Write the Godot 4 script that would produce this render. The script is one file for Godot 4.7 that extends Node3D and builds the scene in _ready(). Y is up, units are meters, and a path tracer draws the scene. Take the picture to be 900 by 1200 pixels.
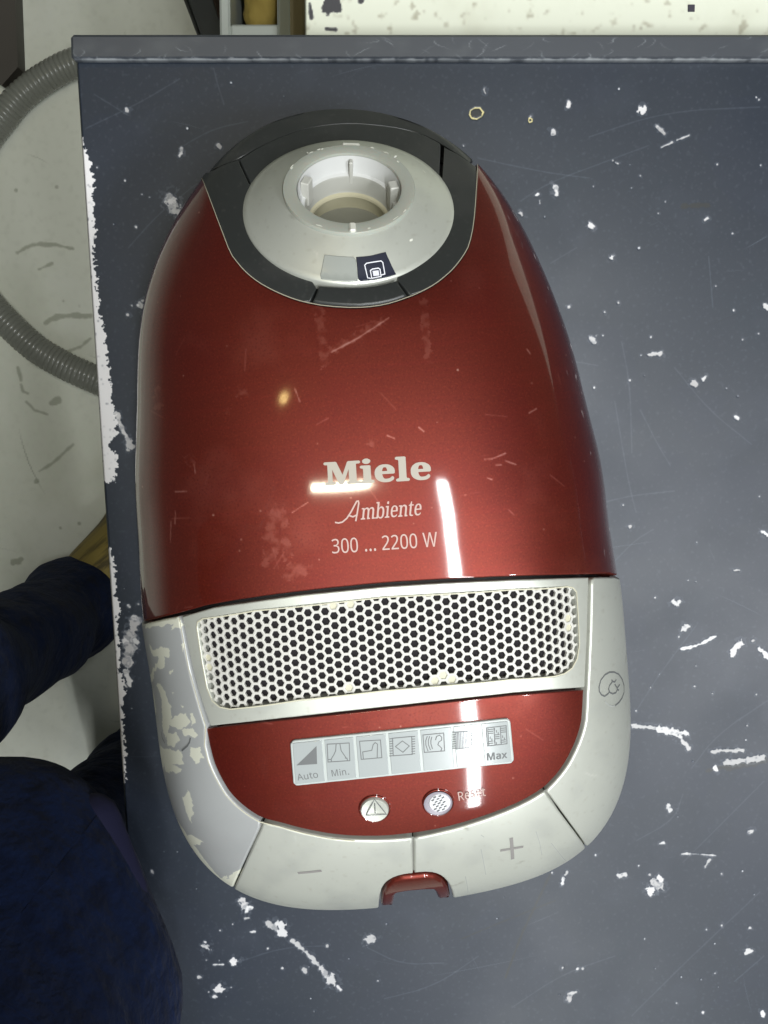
extends Node3D

# A canister vacuum cleaner standing on a worn workbench, seen from above. Lengths in metres, y up.
# The cleaner's shell is one smooth dome: a super-ellipse profile over an egg-shaped outline. Every panel of it is an outline laid out on that dome.

const BENCH_Y := 0.75
const CLEANER_AT := Vector3(-0.00152, BENCH_Y, -0.00841)
const CLEANER_TURN := 0.08239
const EDGE_Y := 0.075
const FACET := Vector3(-0.00344, 0.11820, -0.17059)
const FACET_TILT := 0.698132
const FACET_DIR := Vector2(-0.12, 0.99277)
const EGG := [0.18547, -0.00805, -0.05275, 0.00282, 0.00180, -0.00056, 0.00368, -0.00020, -0.00081, 0.00003, -0.00052, 0.00024, 0.00004, 0.01184, 0.00340, 0.00440, -0.00061, -0.00606, -0.00063, 0.00267, 0.00007, -0.00014, 0.00006, -0.00060, -0.00013]
const BENCH_CORNER := Vector2(-0.20719, -0.30425)

var prof_s := PackedFloat32Array()
var prof_r := PackedFloat32Array()
var prof_g := PackedFloat32Array()
var prof_end := 0.0
var facet_basis := Basis()
var names := {}
var mats := {}
var rng := RandomNumberGenerator.new()
var cleaner: Node3D


func _ready() -> void:
	rng.seed = 71
	set_view()
	set_light()
	prepare_profile()
	make_materials()
	build_floor()
	build_bench()
	build_background()
	build_cleaner()
	build_hose()
	build_person()


# ------------------------------------------------------------------ camera, light
func set_view() -> void:
	var cam := Camera3D.new()
	cam.name = "camera"
	cam.fov = 49.55
	cam.near = 0.02
	cam.far = 60.0
	add_child(cam)
	cam.position = Vector3(0.00000, 1.48396, -0.07714)
	cam.rotation_degrees = Vector3(-96.0, 0, 0)
	var env := Environment.new()
	env.background_mode = Environment.BG_COLOR
	env.background_color = Color(0.61, 0.635, 0.63)
	env.background_energy_multiplier = 0.10
	env.tonemap_mode = Environment.TONE_MAPPER_LINEAR
	env.tonemap_exposure = 1.6
	env.sdfgi_enabled = true
	env.ssao_enabled = true
	env.ssil_enabled = true
	var we := WorldEnvironment.new()
	we.name = "environment"
	we.environment = env
	add_child(we)


func set_light() -> void:
	batten("ceiling_lamp", "long white batten lamp hanging over the right half of the bench", Vector3(0.305, 2.9, 0.16), 0.06, Vector2(0.085, 1.18), 2.4, Color(0.98, 0.995, 1.0))
	batten("ceiling_lamp", "long white batten lamp hanging past the front edge of the bench", Vector3(0.59, 2.9, 2.12), 0.185, Vector2(0.10, 2.35), 3.0, Color(0.98, 0.995, 1.0))
	batten("ceiling_lamp", "short slim batten lamp hanging behind the bench", Vector3(-0.205, 2.9, -0.385), 0.02, Vector2(0.25, 0.035), 0.25, Color(1.0, 0.98, 0.86))
	batten("ceiling_lamp", "short wide white batten lamp hanging to the right of the bench", Vector3(1.2, 2.9, 0.56), 0.0, Vector2(0.14, 0.6), 2.4, Color(0.97, 0.98, 1.0))
	var bulb := thing("hanging_bulb", "small warm bulb hanging on a cord beyond the back left corner of the bench", "lamp", Vector3(-0.62, 2.8, -1.0))
	var cord := Solid.new()
	cord.box(Vector3(0, 0.5, 0), Vector3(0.008, 0.9, 0.008))
	put("cord", cord, flat(Color(0.05, 0.05, 0.05), 0.6), bulb)
	var globe := Solid.new()
	globe.lathe([Vector2(0.012, 0.07), Vector2(0.018, 0.055), Vector2(0.026, 0.03), Vector2(0.03, 0.0), Vector2(0.025, -0.018), Vector2(0.014, -0.028), Vector2(0.0005, -0.03)], 24)
	var gm := flat(Color(0.9, 0.85, 0.7), 0.3)
	gm.emission_enabled = true
	gm.emission = Color(1.0, 0.86, 0.55)
	gm.emission_energy_multiplier = 9.0
	put("bulb_globe", globe, gm, bulb)
	var pl := OmniLight3D.new()
	pl.name = "bulb_light"
	pl.light_energy = 0.07
	pl.light_color = Color(1.0, 0.86, 0.55)
	pl.light_size = 0.025
	pl.omni_range = 10.0
	pl.omni_attenuation = 2.0
	pl.shadow_enabled = true
	bulb.add_child(pl, true)


func batten(called: String, label: String, at: Vector3, turn: float, size: Vector2, energy: float, tint: Color) -> void:
	var o := thing(called, label, "lamp", at, turn, "lamps hanging from the ceiling")
	var b := Solid.new()
	b.box(Vector3(0, 0.035, 0), Vector3(size.x + 0.02, 0.05, size.y + 0.03))
	put("housing", b, flat(Color(0.8, 0.8, 0.78), 0.5), o)
	for s in [-1.0, 1.0]:
		var r := Solid.new()
		r.box(Vector3(0, 0.36, s * size.y * 0.35), Vector3(0.006, 0.6, 0.006))
		put("hanging_rod", r, flat(Color(0.5, 0.5, 0.5), 0.5), o)
	var d := Solid.new()
	d.box(Vector3(0, 0.0, 0), Vector3(size.x, 0.018, size.y))
	var m := flat(Color(0.9, 0.9, 0.88), 0.4)
	m.emission_enabled = true
	m.emission = tint
	m.emission_energy_multiplier = 1.5
	put("lamp_diffuser", d, m, o)
	var l := AreaLight3D.new()
	l.name = "lamp_light"
	l.area_size = size
	l.light_energy = energy
	l.light_color = tint
	l.shadow_enabled = true
	l.rotation_degrees.x = -90
	l.position.y = -0.014
	l.set("area_range", 12.0)
	o.add_child(l, true)


# ------------------------------------------------------------------ helpers: nodes
func numbered(called: String) -> String:
	var k: int = names.get(called, 0)
	names[called] = k + 1
	return called if k == 0 else "%s_%03d" % [called, k]


func thing(called: String, label: String, category: String, at := Vector3.ZERO, turn := 0.0, group := "") -> Node3D:
	var o := Node3D.new()
	o.name = numbered(called)
	add_child(o)
	o.position = at
	o.rotation.y = turn
	tag(o, label, category, group)
	return o


func tag(o: Node, label: String, category: String, group := "") -> void:
	o.set_meta("label", label)
	o.set_meta("category", category)
	if group:
		o.set_meta("group", group)


func put(called: String, b: Solid, m: Material, parent: Node = null) -> MeshInstance3D:
	var o := MeshInstance3D.new()
	o.name = called if parent else numbered(called)
	o.mesh = b.mesh()
	o.material_override = m
	(parent if parent else self).add_child(o, true)
	return o


class Solid:
	var v := PackedVector3Array()
	var n := PackedVector3Array()
	var uv := PackedVector2Array()
	var id := PackedInt32Array()

	func add(p: Vector3, nm: Vector3, t := Vector2.ZERO) -> int:
		v.append(p)
		n.append(nm)
		uv.append(t)
		return v.size() - 1

	func tri(a: int, b: int, c: int) -> void:
		var f := (v[b] - v[a]).cross(v[c] - v[a])
		if f.dot(n[a] + n[b] + n[c]) > 0.0:
			id.append_array([a, c, b])
		else:
			id.append_array([a, b, c])

	func quad(a: int, b: int, c: int, d: int) -> void:
		tri(a, b, c)
		tri(a, c, d)

	func face(p: Array, t := []) -> void:
		var nm: Vector3 = (p[1] - p[0]).cross(p[2] - p[0]).normalized()
		var k := []
		for i in p.size():
			k.append(add(p[i], nm, t[i] if t else Vector2(p[i].x, p[i].z)))
		for i in range(2, p.size()):
			tri(k[0], k[i - 1], k[i])

	# a box with small chamfers, centre and size
	func box(c: Vector3, s: Vector3, ch := 0.0015) -> void:
		var h := s / 2.0
		ch = minf(ch, minf(h.x, minf(h.y, h.z)) * 0.6)
		var out := func(x, y, z, a): # corner point pulled in on the two axes other than a
			var q := Vector3(x, y, z) * (h - Vector3.ONE * ch)
			q[a] = Vector3(x, y, z)[a] * h[a]
			return c + q
		for a in 3:
			var e := (a + 1) % 3
			var g := (a + 2) % 3
			for s0 in [-1.0, 1.0]:
				var pts := []
				for st in [[-1, -1], [1, -1], [1, 1], [-1, 1]]:
					var w := Vector3.ZERO
					w[a] = s0
					w[e] = st[0]
					w[g] = st[1]
					pts.append(out.call(w.x, w.y, w.z, a))
				outward(pts, c)
				# chamfer strips along axis g
				for s1 in [-1.0, 1.0]:
					var w0 := Vector3.ZERO
					w0[a] = s0
					w0[e] = s1
					w0[g] = -1
					var w1 := w0
					w1[g] = 1
					outward([out.call(w0.x, w0.y, w0.z, a), out.call(w1.x, w1.y, w1.z, a), out.call(w1.x, w1.y, w1.z, e), out.call(w0.x, w0.y, w0.z, e)], c)
		for x in [-1, 1]:
			for y in [-1, 1]:
				for z in [-1, 1]:
					outward([out.call(x, y, z, 0), out.call(x, y, z, 1), out.call(x, y, z, 2)], c)

	func outward(p: Array, c: Vector3) -> void:
		var mid: Vector3 = Vector3.ZERO
		for q in p:
			mid += q
		mid /= p.size()
		if (p[1] - p[0]).cross(p[2] - p[0]).dot(mid - c) < 0:
			p.reverse()
		face(p)

	# a prism: outline on the floor plane (x, z), from y0 to y1
	func prism(o: PackedVector2Array, y0: float, y1: float, ch := 0.0) -> void:
		if not Geometry2D.is_polygon_clockwise(o):
			o.reverse()
		var lid := o
		if ch > 0.0:   # the upper edges are taken off
			lid = Geometry2D.offset_polygon(o, -ch, Geometry2D.JOIN_MITER)[0]
			var m := PackedVector2Array()
			for p in o:
				var best := lid[0]
				for k in lid:
					if k.distance_to(p) < best.distance_to(p):
						best = k
				m.append(best)
			lid = m
		var t := Geometry2D.triangulate_polygon(o)
		for yy in [y0, y1]:
			var up := Vector3.UP if yy == y1 else Vector3.DOWN
			var base := v.size()
			for p in (lid if yy == y1 else o):
				add(Vector3(p.x, yy, p.y), up, p)
			for i in range(0, t.size(), 3):
				tri(base + t[i], base + t[i + 1], base + t[i + 2])
		var mid := Vector2.ZERO
		for p in o:
			mid += p / o.size()
		for i in o.size():
			var p := o[i]
			var q := o[(i + 1) % o.size()]
			var nm := Vector3(q.y - p.y, 0, p.x - q.x).normalized()
			if nm.dot(Vector3((p.x + q.x) / 2 - mid.x, 0, (p.y + q.y) / 2 - mid.y)) < 0:
				nm = -nm
			var y2 := y1 - ch
			quad(add(Vector3(p.x, y0, p.y), nm, p), add(Vector3(q.x, y0, q.y), nm, q), add(Vector3(q.x, y2, q.y), nm, q), add(Vector3(p.x, y2, p.y), nm, p))
			if ch > 0.0:
				var j := (i + 1) % o.size()
				quad(add(Vector3(p.x, y2, p.y), nm, p), add(Vector3(q.x, y2, q.y), nm, q), add(Vector3(lid[j].x, y1, lid[j].y), Vector3.UP, lid[j]), add(Vector3(lid[i].x, y1, lid[i].y), Vector3.UP, lid[i]))

	# a turned profile, points (radius, height), about the y axis of t
	func lathe(p: Array, seg: int, t := Transform3D()) -> void:
		var rings := []
		for i in p.size() - 1:
			var d: Vector2 = p[i + 1] - p[i]
			rings.append(Vector2(d.y, -d.x).normalized())
		for i in p.size() - 1:
			var na: Vector2 = rings[i]
			var nb: Vector2 = rings[i]
			if i > 0 and rings[i].dot(rings[i - 1]) > 0.7:
				na = (rings[i] + rings[i - 1]).normalized()
			if i < rings.size() - 1 and rings[i].dot(rings[i + 1]) > 0.7:
				nb = (rings[i] + rings[i + 1]).normalized()
			var base := v.size()
			for k in seg + 1:
				var a := TAU * k / seg
				var c := Vector3(cos(a), 0, sin(a))
				for e in 2:
					var q: Vector2 = p[i + e]
					var m: Vector2 = na if e == 0 else nb
					add(t * (c * q.x + Vector3.UP * q.y), t.basis * (c * m.x + Vector3.UP * m.y), Vector2(c.x, c.z) * q.x)
			for k in seg:
				quad(base + 2 * k, base + 2 * k + 1, base + 2 * k + 3, base + 2 * k + 2)

	# a tube along a path, radius by a callable of the length run
	func tube(path: PackedVector3Array, radius: Callable, seg: int, ends := true) -> void:
		var run := 0.0
		var side := Vector3.UP
		var last := -1
		for i in path.size():
			var d := (path[mini(i + 1, path.size() - 1)] - path[maxi(i - 1, 0)]).normalized()
			if i > 0:
				run += path[i].distance_to(path[i - 1])
			if absf(d.dot(side)) > 0.99:
				side = Vector3.RIGHT
			side = (side - d * side.dot(d)).normalized()
			var e := d.cross(side)
			var r: float = radius.call(run)
			var slope: float = (radius.call(run + 1e-4) - radius.call(run - 1e-4)) / 2e-4
			var base := v.size()
			for k in seg + 1:
				var a := TAU * k / seg
				var o := side * cos(a) + e * sin(a)
				add(path[i] + o * r, (o - d * slope).normalized(), Vector2(float(k) / seg, run))
			if last >= 0:
				for k in seg:
					quad(last + k, last + k + 1, base + k + 1, base + k)
			elif ends:
				for k in range(1, seg - 1):
					face([v[base], v[base + k], v[base + k + 1]])
				base = base
			last = base

	func mesh() -> ArrayMesh:
		var a := []
		a.resize(Mesh.ARRAY_MAX)
		a[Mesh.ARRAY_VERTEX] = v
		a[Mesh.ARRAY_NORMAL] = n
		a[Mesh.ARRAY_TEX_UV] = uv
		a[Mesh.ARRAY_INDEX] = id
		var m := ArrayMesh.new()
		m.add_surface_from_arrays(Mesh.PRIMITIVE_TRIANGLES, a)
		return m


# ------------------------------------------------------------------ helpers: the cleaner's dome
func tenths(a: Array) -> PackedVector2Array:
	var o := PackedVector2Array()
	for i in range(0, a.size(), 2):
		o.append(Vector2(a[i], a[i + 1]) * 1e-4)
	return o


func prepare_profile() -> void:
	var run := 0.0
	for i in 401:
		var t := i / 400.0
		var r := 1.0 - (1.0 - t) * (1.0 - t)
		var g := sqrt(maxf(0.0, 1.0 - pow(r, 3.7)))
		if i > 0:
			run += Vector2(0.14 * (r - prof_r[i - 1]), 0.10 * (g - prof_g[i - 1])).length() / 0.14
		prof_r.append(r)
		prof_g.append(g)
		prof_s.append(run)
	prof_end = run
	var up := Vector3(-FACET_DIR.x * sin(FACET_TILT), cos(FACET_TILT), -FACET_DIR.y * sin(FACET_TILT))
	var back := Vector3(FACET_DIR.x * cos(FACET_TILT), sin(FACET_TILT), FACET_DIR.y * cos(FACET_TILT))
	facet_basis = Basis(up.cross(back), up, back)


func egg(th: float) -> float:
	var r: float = EGG[0]
	for k in range(1, 13):
		r += EGG[k] * cos(k * th) + EGG[12 + k] * sin(k * th)
	return r


func dome(w: Vector2) -> Vector3:
	var th := atan2(w.y, w.x)
	var big := egg(th)
	var rho := w.length() / big
	var r := 1.0
	var g := 0.0
	var y := 0.0
	if rho < prof_end:
		var i := clampi(prof_s.bsearch(rho), 1, 400)
		var f := (rho - prof_s[i - 1]) / maxf(1e-9, prof_s[i] - prof_s[i - 1])
		r = lerpf(prof_r[i - 1], prof_r[i], f)
		g = lerpf(prof_g[i - 1], prof_g[i], f)
	else:
		y = -(rho - prof_end) * 0.14
	var x := r * big * cos(th)
	var z := r * big * sin(th)
	var c := 0.186 - (0.68 if z < 0.07 else 0.25) * (z - 0.07) * (z - 0.07)
	y += EDGE_Y + (c - EDGE_Y) * g
	var b := FACET.y + tan(FACET_TILT) * ((z - FACET.z) * FACET_DIR.y + (x - FACET.x) * FACET_DIR.x)
	var h := clampf(0.5 + 0.5 * (b - y) / 0.009, 0.0, 1.0)
	return Vector3(x, lerpf(b, y, h) - 0.009 * h * (1.0 - h), z)


func dome_n(w: Vector2) -> Vector3:
	var e := 4e-4
	var a := dome(w + Vector2(e, 0)) - dome(w - Vector2(e, 0))
	var b := dome(w + Vector2(0, e)) - dome(w - Vector2(0, e))
	return b.cross(a).normalized()


# the silver disc round the hose socket, on the slanting front facet
func disc(w: Vector2) -> Vector3:
	var r := w.length()
	var h := 0.0120
	var p := [Vector2(0.0345, 0.0120), Vector2(0.040, 0.0094), Vector2(0.046, 0.0063), Vector2(0.051, 0.0036), Vector2(0.0545, 0.0015), Vector2(0.0575, 0.0002)]
	for i in 5:
		if r >= p[i].x:
			h = lerpf(p[i].y, p[i + 1].y, minf(1.0, (r - p[i].x) / (p[i + 1].x - p[i].x)))
	return FACET + facet_basis * Vector3(w.x, h, w.y)


func disc_n(w: Vector2) -> Vector3:
	var e := 2e-3
	return (disc(w + Vector2(0, e)) - disc(w - Vector2(0, e))).cross(disc(w + Vector2(e, 0)) - disc(w - Vector2(e, 0))).normalized()


# a panel: an outline laid on a surface, with a rounded rim and a skirt
func panel(o: PackedVector2Array, off: float, bev: float, deep: float, step := 0.005, holes := [], on := dome, on_n := dome_n) -> Solid:
	var b := Solid.new()
	var flatp := PackedVector2Array()
	var top := PackedInt32Array()
	var fields := []
	for li in holes.size() + 1:
		var line: PackedVector2Array = (o if li == 0 else holes[li - 1]).duplicate()
		if Geometry2D.is_polygon_clockwise(line) == (li == 0):
			line.reverse()
		var n := line.size()
		var ring := []
		var inset := PackedVector2Array()
		for k in 6:
			ring.append(PackedInt32Array())
		for i in n:
			var d0 := (line[i] - line[(i + n - 1) % n]).normalized()
			var d1 := (line[(i + 1) % n] - line[i]).normalized()
			var out := (Vector2(d0.y, -d0.x) + Vector2(d1.y, -d1.x))
			out = out.normalized() * minf(1.7, 2.0 / maxf(out.length(), 0.2))
			var w := line[i]
			var p := on.call(w) as Vector3
			var nm := on_n.call(w) as Vector3
			var lat: Vector3 = ((on.call(w + out.normalized() * 5e-4) as Vector3) - (on.call(w - out.normalized() * 5e-4) as Vector3)).normalized()
			lat = (lat - nm * lat.dot(nm)).normalized()
			for k in 5:
				var q: Vector3
				var qn: Vector3
				if k == 0:
					q = p + nm * (off - deep)
					qn = lat
				else:
					var a := (k - 1) * PI / 6.0
					q = p + nm * (off - bev * (1.0 - sin(a))) - lat * bev * (1.0 - cos(a))
					qn = (lat * cos(a) + nm * sin(a)).normalized()
				ring[k].append(b.add(q, qn, Vector2(q.x, q.z)))
			inset.append(w - out * bev)
		for k in 4:
			for i in n:
				var j := (i + 1) % n
				b.quad(ring[k][i], ring[k][j], ring[k + 1][j], ring[k + 1][i])
		flatp.append_array(inset)
		top.append_array(ring[4])
		fields.append(inset)
	var box := Rect2(fields[0][0], Vector2.ZERO)
	for p in fields[0]:
		box = box.expand(p)
	var inner := []
	for li in fields.size():
		var k := Geometry2D.offset_polygon(fields[li], -step * 0.55 if li == 0 else step * 0.55)
		inner.append(k)
	var x := box.position.x
	var row := 0
	while x < box.end.x:
		var y := box.position.y + (row % 2) * step * 0.5
		row += 1
		while y < box.end.y:
			var w := Vector2(x, y) + Vector2(rng.randf_range(-0.08, 0.08), rng.randf_range(-0.08, 0.08)) * step
			var good := false
			for q in inner[0]:
				if Geometry2D.is_point_in_polygon(w, q):
					good = true
			for li in range(1, fields.size()):
				for q in inner[li]:
					if Geometry2D.is_point_in_polygon(w, q):
						good = false
			if good:
				var p := on.call(w) as Vector3
				var nm := on_n.call(w) as Vector3
				flatp.append(w)
				top.append(b.add(p + nm * off, nm, Vector2(p.x, p.z)))
			y += step
		x += step * 0.866
	var t := Geometry2D.triangulate_delaunay(flatp)
	for i in range(0, t.size(), 3):
		var c := (flatp[t[i]] + flatp[t[i + 1]] + flatp[t[i + 2]]) / 3.0
		var keep := Geometry2D.is_point_in_polygon(c, fields[0])
		for li in range(1, fields.size()):
			if Geometry2D.is_point_in_polygon(c, fields[li]):
				keep = false
		if keep:
			b.tri(top[t[i]], top[t[i + 1]], top[t[i + 2]])
	return b


# printed lines on a surface
func strokes(lines: Array, wide: float, off: float, on := dome, on_n := dome_n, closed_fill := false) -> Solid:
	var b := Solid.new()
	for l in lines:
		var w := tenths(l) if l is Array else l as PackedVector2Array
		if closed_fill:
			var t := Geometry2D.triangulate_polygon(w)
			var base := b.v.size()
			for p in w:
				b.add(on.call(p) + on_n.call(p) * off, on_n.call(p))
			for i in range(0, t.size(), 3):
				b.tri(base + t[i], base + t[i + 1], base + t[i + 2])
			continue
		var fine := PackedVector2Array()
		for i in w.size() - 1:
			var k := maxi(1, int(w[i].distance_to(w[i + 1]) / 0.003))
			for j in k:
				fine.append(w[i].lerp(w[i + 1], float(j) / k))
		fine.append(w[-1])
		var prev := []
		for i in fine.size():
			var d0 := (fine[i] - fine[maxi(i - 1, 0)]).normalized()
			var d1 := (fine[mini(i + 1, fine.size() - 1)] - fine[i]).normalized()
			var d := (d0 + d1).normalized() if (d0 + d1).length() > 0.3 else d1
			var s := Vector2(-d.y, d.x) * wide * 0.5 * minf(1.5, 2.0 / maxf((d0 + d1).length(), 1.0) if d0 != Vector2.ZERO and d1 != Vector2.ZERO else 1.0)
			var p := fine[i]
			if i == 0:
				p -= d * wide * 0.4
			if i == fine.size() - 1:
				p += d * wide * 0.4
			var nm := on_n.call(p) as Vector3
			var now := [b.add(on.call(p + s) + nm * off, nm), b.add(on.call(p - s) + nm * off, nm)]
			if prev:
				b.quad(prev[0], prev[1], now[1], now[0])
			prev = now
	return b


# lettering between two ends of a base line
func lettering(text: String, ends: PackedVector2Array, tall: float, font: Font, off: float, shear := 0.0, from := 0.0, bold := 0.0) -> Solid:
	var tm := TextMesh.new()
	tm.text = text
	tm.font = font
	tm.font_size = 64
	tm.pixel_size = 0.01
	tm.depth = 0.0
	tm.curve_step = 1.0
	var b := Solid.new()
	var a := tm.get_mesh_arrays()
	var pts: PackedVector3Array = a[Mesh.ARRAY_VERTEX]
	var ids: PackedInt32Array = a[Mesh.ARRAY_INDEX] if a[Mesh.ARRAY_INDEX] != null else PackedInt32Array(range(pts.size()))
	var lo := Vector2(1e9, 1e9)
	var hi := -lo
	for p in pts:
		lo = lo.min(Vector2(p.x + shear * p.y, p.y))
		hi = hi.max(Vector2(p.x + shear * p.y, p.y))
	var ex := ends[1] - ends[0]
	var ey := Vector2(ex.y, -ex.x).normalized() * tall
	var offs := [Vector2.ZERO]
	if bold > 0:
		offs = [Vector2.ZERO, Vector2(bold, 0), Vector2(-bold, 0), Vector2(0, bold * 0.6), Vector2(0, -bold * 0.6)]
	for o in offs.size():
		var base := b.v.size()
		for p in pts:
			var s: float = (p.x + shear * p.y - lo.x) / (hi.x - lo.x)
			var t: float = (p.y - lo.y) / (hi.y - lo.y)
			var w: Vector2 = ends[0] + ex * lerpf(from, 1.0, s) + ey * t + offs[o]
			var nm := dome_n(w)
			b.add(dome(w) + nm * (off + o * 0.00002), nm)
		for i in range(0, ids.size(), 3):
			b.tri(base + ids[i], base + ids[i + 1], base + ids[i + 2])
	return b


func font(family: String, weight := 400) -> SystemFont:
	var f := SystemFont.new()
	f.font_names = PackedStringArray([family])
	f.font_weight = weight
	return f


# ------------------------------------------------------------------ materials
func flat(c: Color, rough: float, metal := 0.0) -> StandardMaterial3D:
	var m := StandardMaterial3D.new()
	m.albedo_color = c.linear_to_srgb()
	m.roughness = rough
	m.metallic = metal
	return m


func noise(freq: float, seed_: int, oct := 4, kind := FastNoiseLite.TYPE_SIMPLEX_SMOOTH) -> FastNoiseLite:
	var f := FastNoiseLite.new()
	f.noise_type = kind
	f.seed = seed_
	f.frequency = freq
	f.fractal_octaves = oct
	return f


# a grey picture of noise: w x h samples, blown up to size
func grain(f: FastNoiseLite, w: int, h: int, size: int, lo: float, hi: float) -> Image:
	var im := f.get_image(w, h, false, false, true)
	im.convert(Image.FORMAT_L8)
	var d := im.get_data()
	for i in d.size():
		d[i] = int(255.0 * lerpf(lo, hi, d[i] / 255.0))
	im = Image.create_from_data(w, h, false, Image.FORMAT_L8, d)
	if size != w or size != h:
		im.resize(size, size, Image.INTERPOLATE_CUBIC)
	return im


# a see-through cloud of one colour, to blend over a picture
func cloud(f: FastNoiseLite, w: int, h: int, size: int, c: Color, from: float, to: float, most: float) -> Image:
	var im := f.get_image(w, h, false, false, true)
	im.convert(Image.FORMAT_L8)
	var d := im.get_data()
	var o := PackedByteArray()
	o.resize(d.size() * 4)
	for i in d.size():
		o[i * 4] = c.r8
		o[i * 4 + 1] = c.g8
		o[i * 4 + 2] = c.b8
		o[i * 4 + 3] = int(255.0 * most * smoothstep(from, to, d[i] / 255.0))
	var r := Image.create_from_data(w, h, false, Image.FORMAT_RGBA8, o)
	r.resize(size, size, Image.INTERPOLATE_CUBIC)
	return r


func blend(im: Image, over: Image) -> void:
	im.blend_rect(over, Rect2i(0, 0, over.get_width(), over.get_height()), Vector2i.ZERO)


func stamp(im: Image, x: int, y: int, c: Color, a: float) -> void:
	if x >= 0 and y >= 0 and x < im.get_width() and y < im.get_height():
		im.set_pixel(x, y, im.get_pixel(x, y).lerp(c, a))


# a ragged stroke in texel units: a line of points with a width
func ragged(im: Image, pts: PackedVector2Array, wide: float, c: Color, f: FastNoiseLite, rough: float, strength := 1.0, relief: Image = null) -> void:
	var box := Rect2(pts[0], Vector2.ZERO)
	for p in pts:
		box = box.expand(p)
	box = box.grow(wide * (0.8 + rough) + 2.0)
	for y in range(maxi(0, int(box.position.y)), mini(im.get_height(), int(box.end.y) + 1)):
		for x in range(maxi(0, int(box.position.x)), mini(im.get_width(), int(box.end.x) + 1)):
			var p := Vector2(x, y)
			var d := 1e9
			if pts.size() == 1:
				d = p.distance_to(pts[0])
			for i in pts.size() - 1:
				d = minf(d, p.distance_to(Geometry2D.get_closest_point_to_segment(p, pts[i], pts[i + 1])))
			var e := wide * 0.5 * (1.0 + rough * f.get_noise_2d(x, y) + rough * 0.8 * f.get_noise_2d(x * 0.35 + 91.0, y * 0.35))
			var a := clampf(e - d + 0.5, 0.0, 1.0)
			if a > 0.0:
				im.set_pixel(x, y, im.get_pixel(x, y).lerp(c, a * strength))
				if relief:
					relief.set_pixel(x, y, relief.get_pixel(x, y).lerp(Color.BLACK, a))


func blot(im: Image, pts: PackedVector2Array, c: Color, f: FastNoiseLite, jag: float, strength := 1.0, soft := 0.0) -> void:
	var box := Rect2(pts[0], Vector2.ZERO)
	for p in pts:
		box = box.expand(p)
	box = box.grow(4.0 + soft)
	for y in range(maxi(0, int(box.position.y)), mini(im.get_height(), int(box.end.y) + 1)):
		for x in range(maxi(0, int(box.position.x)), mini(im.get_width(), int(box.end.x) + 1)):
			var p := Vector2(x + jag * f.get_noise_2d(x * 2.0, y * 2.0), y + jag * f.get_noise_2d(x * 2.0 + 77.0, y * 2.0))
			if Geometry2D.is_point_in_polygon(p, pts):
				var a := strength
				if soft > 0.0:
					a *= clampf(0.5 + 1.6 * f.get_noise_2d(x, y), 0.0, 1.0)
				stamp(im, x, y, c, a)


func tex(im: Image) -> ImageTexture:
	return ImageTexture.create_from_image(im)


func lin(r: float, g: float, b: float) -> Color:
	return Color(r, g, b).linear_to_srgb()


const PLAN := 0.56   # the cleaner's textures cover a square of this side, seen in plan


func plan_uv(m: StandardMaterial3D) -> StandardMaterial3D:
	m.uv1_scale = Vector3(1.0 / PLAN, 1.0 / PLAN, 1.0)
	m.uv1_offset = Vector3(0.5, 0.5, 0)
	return m


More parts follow.
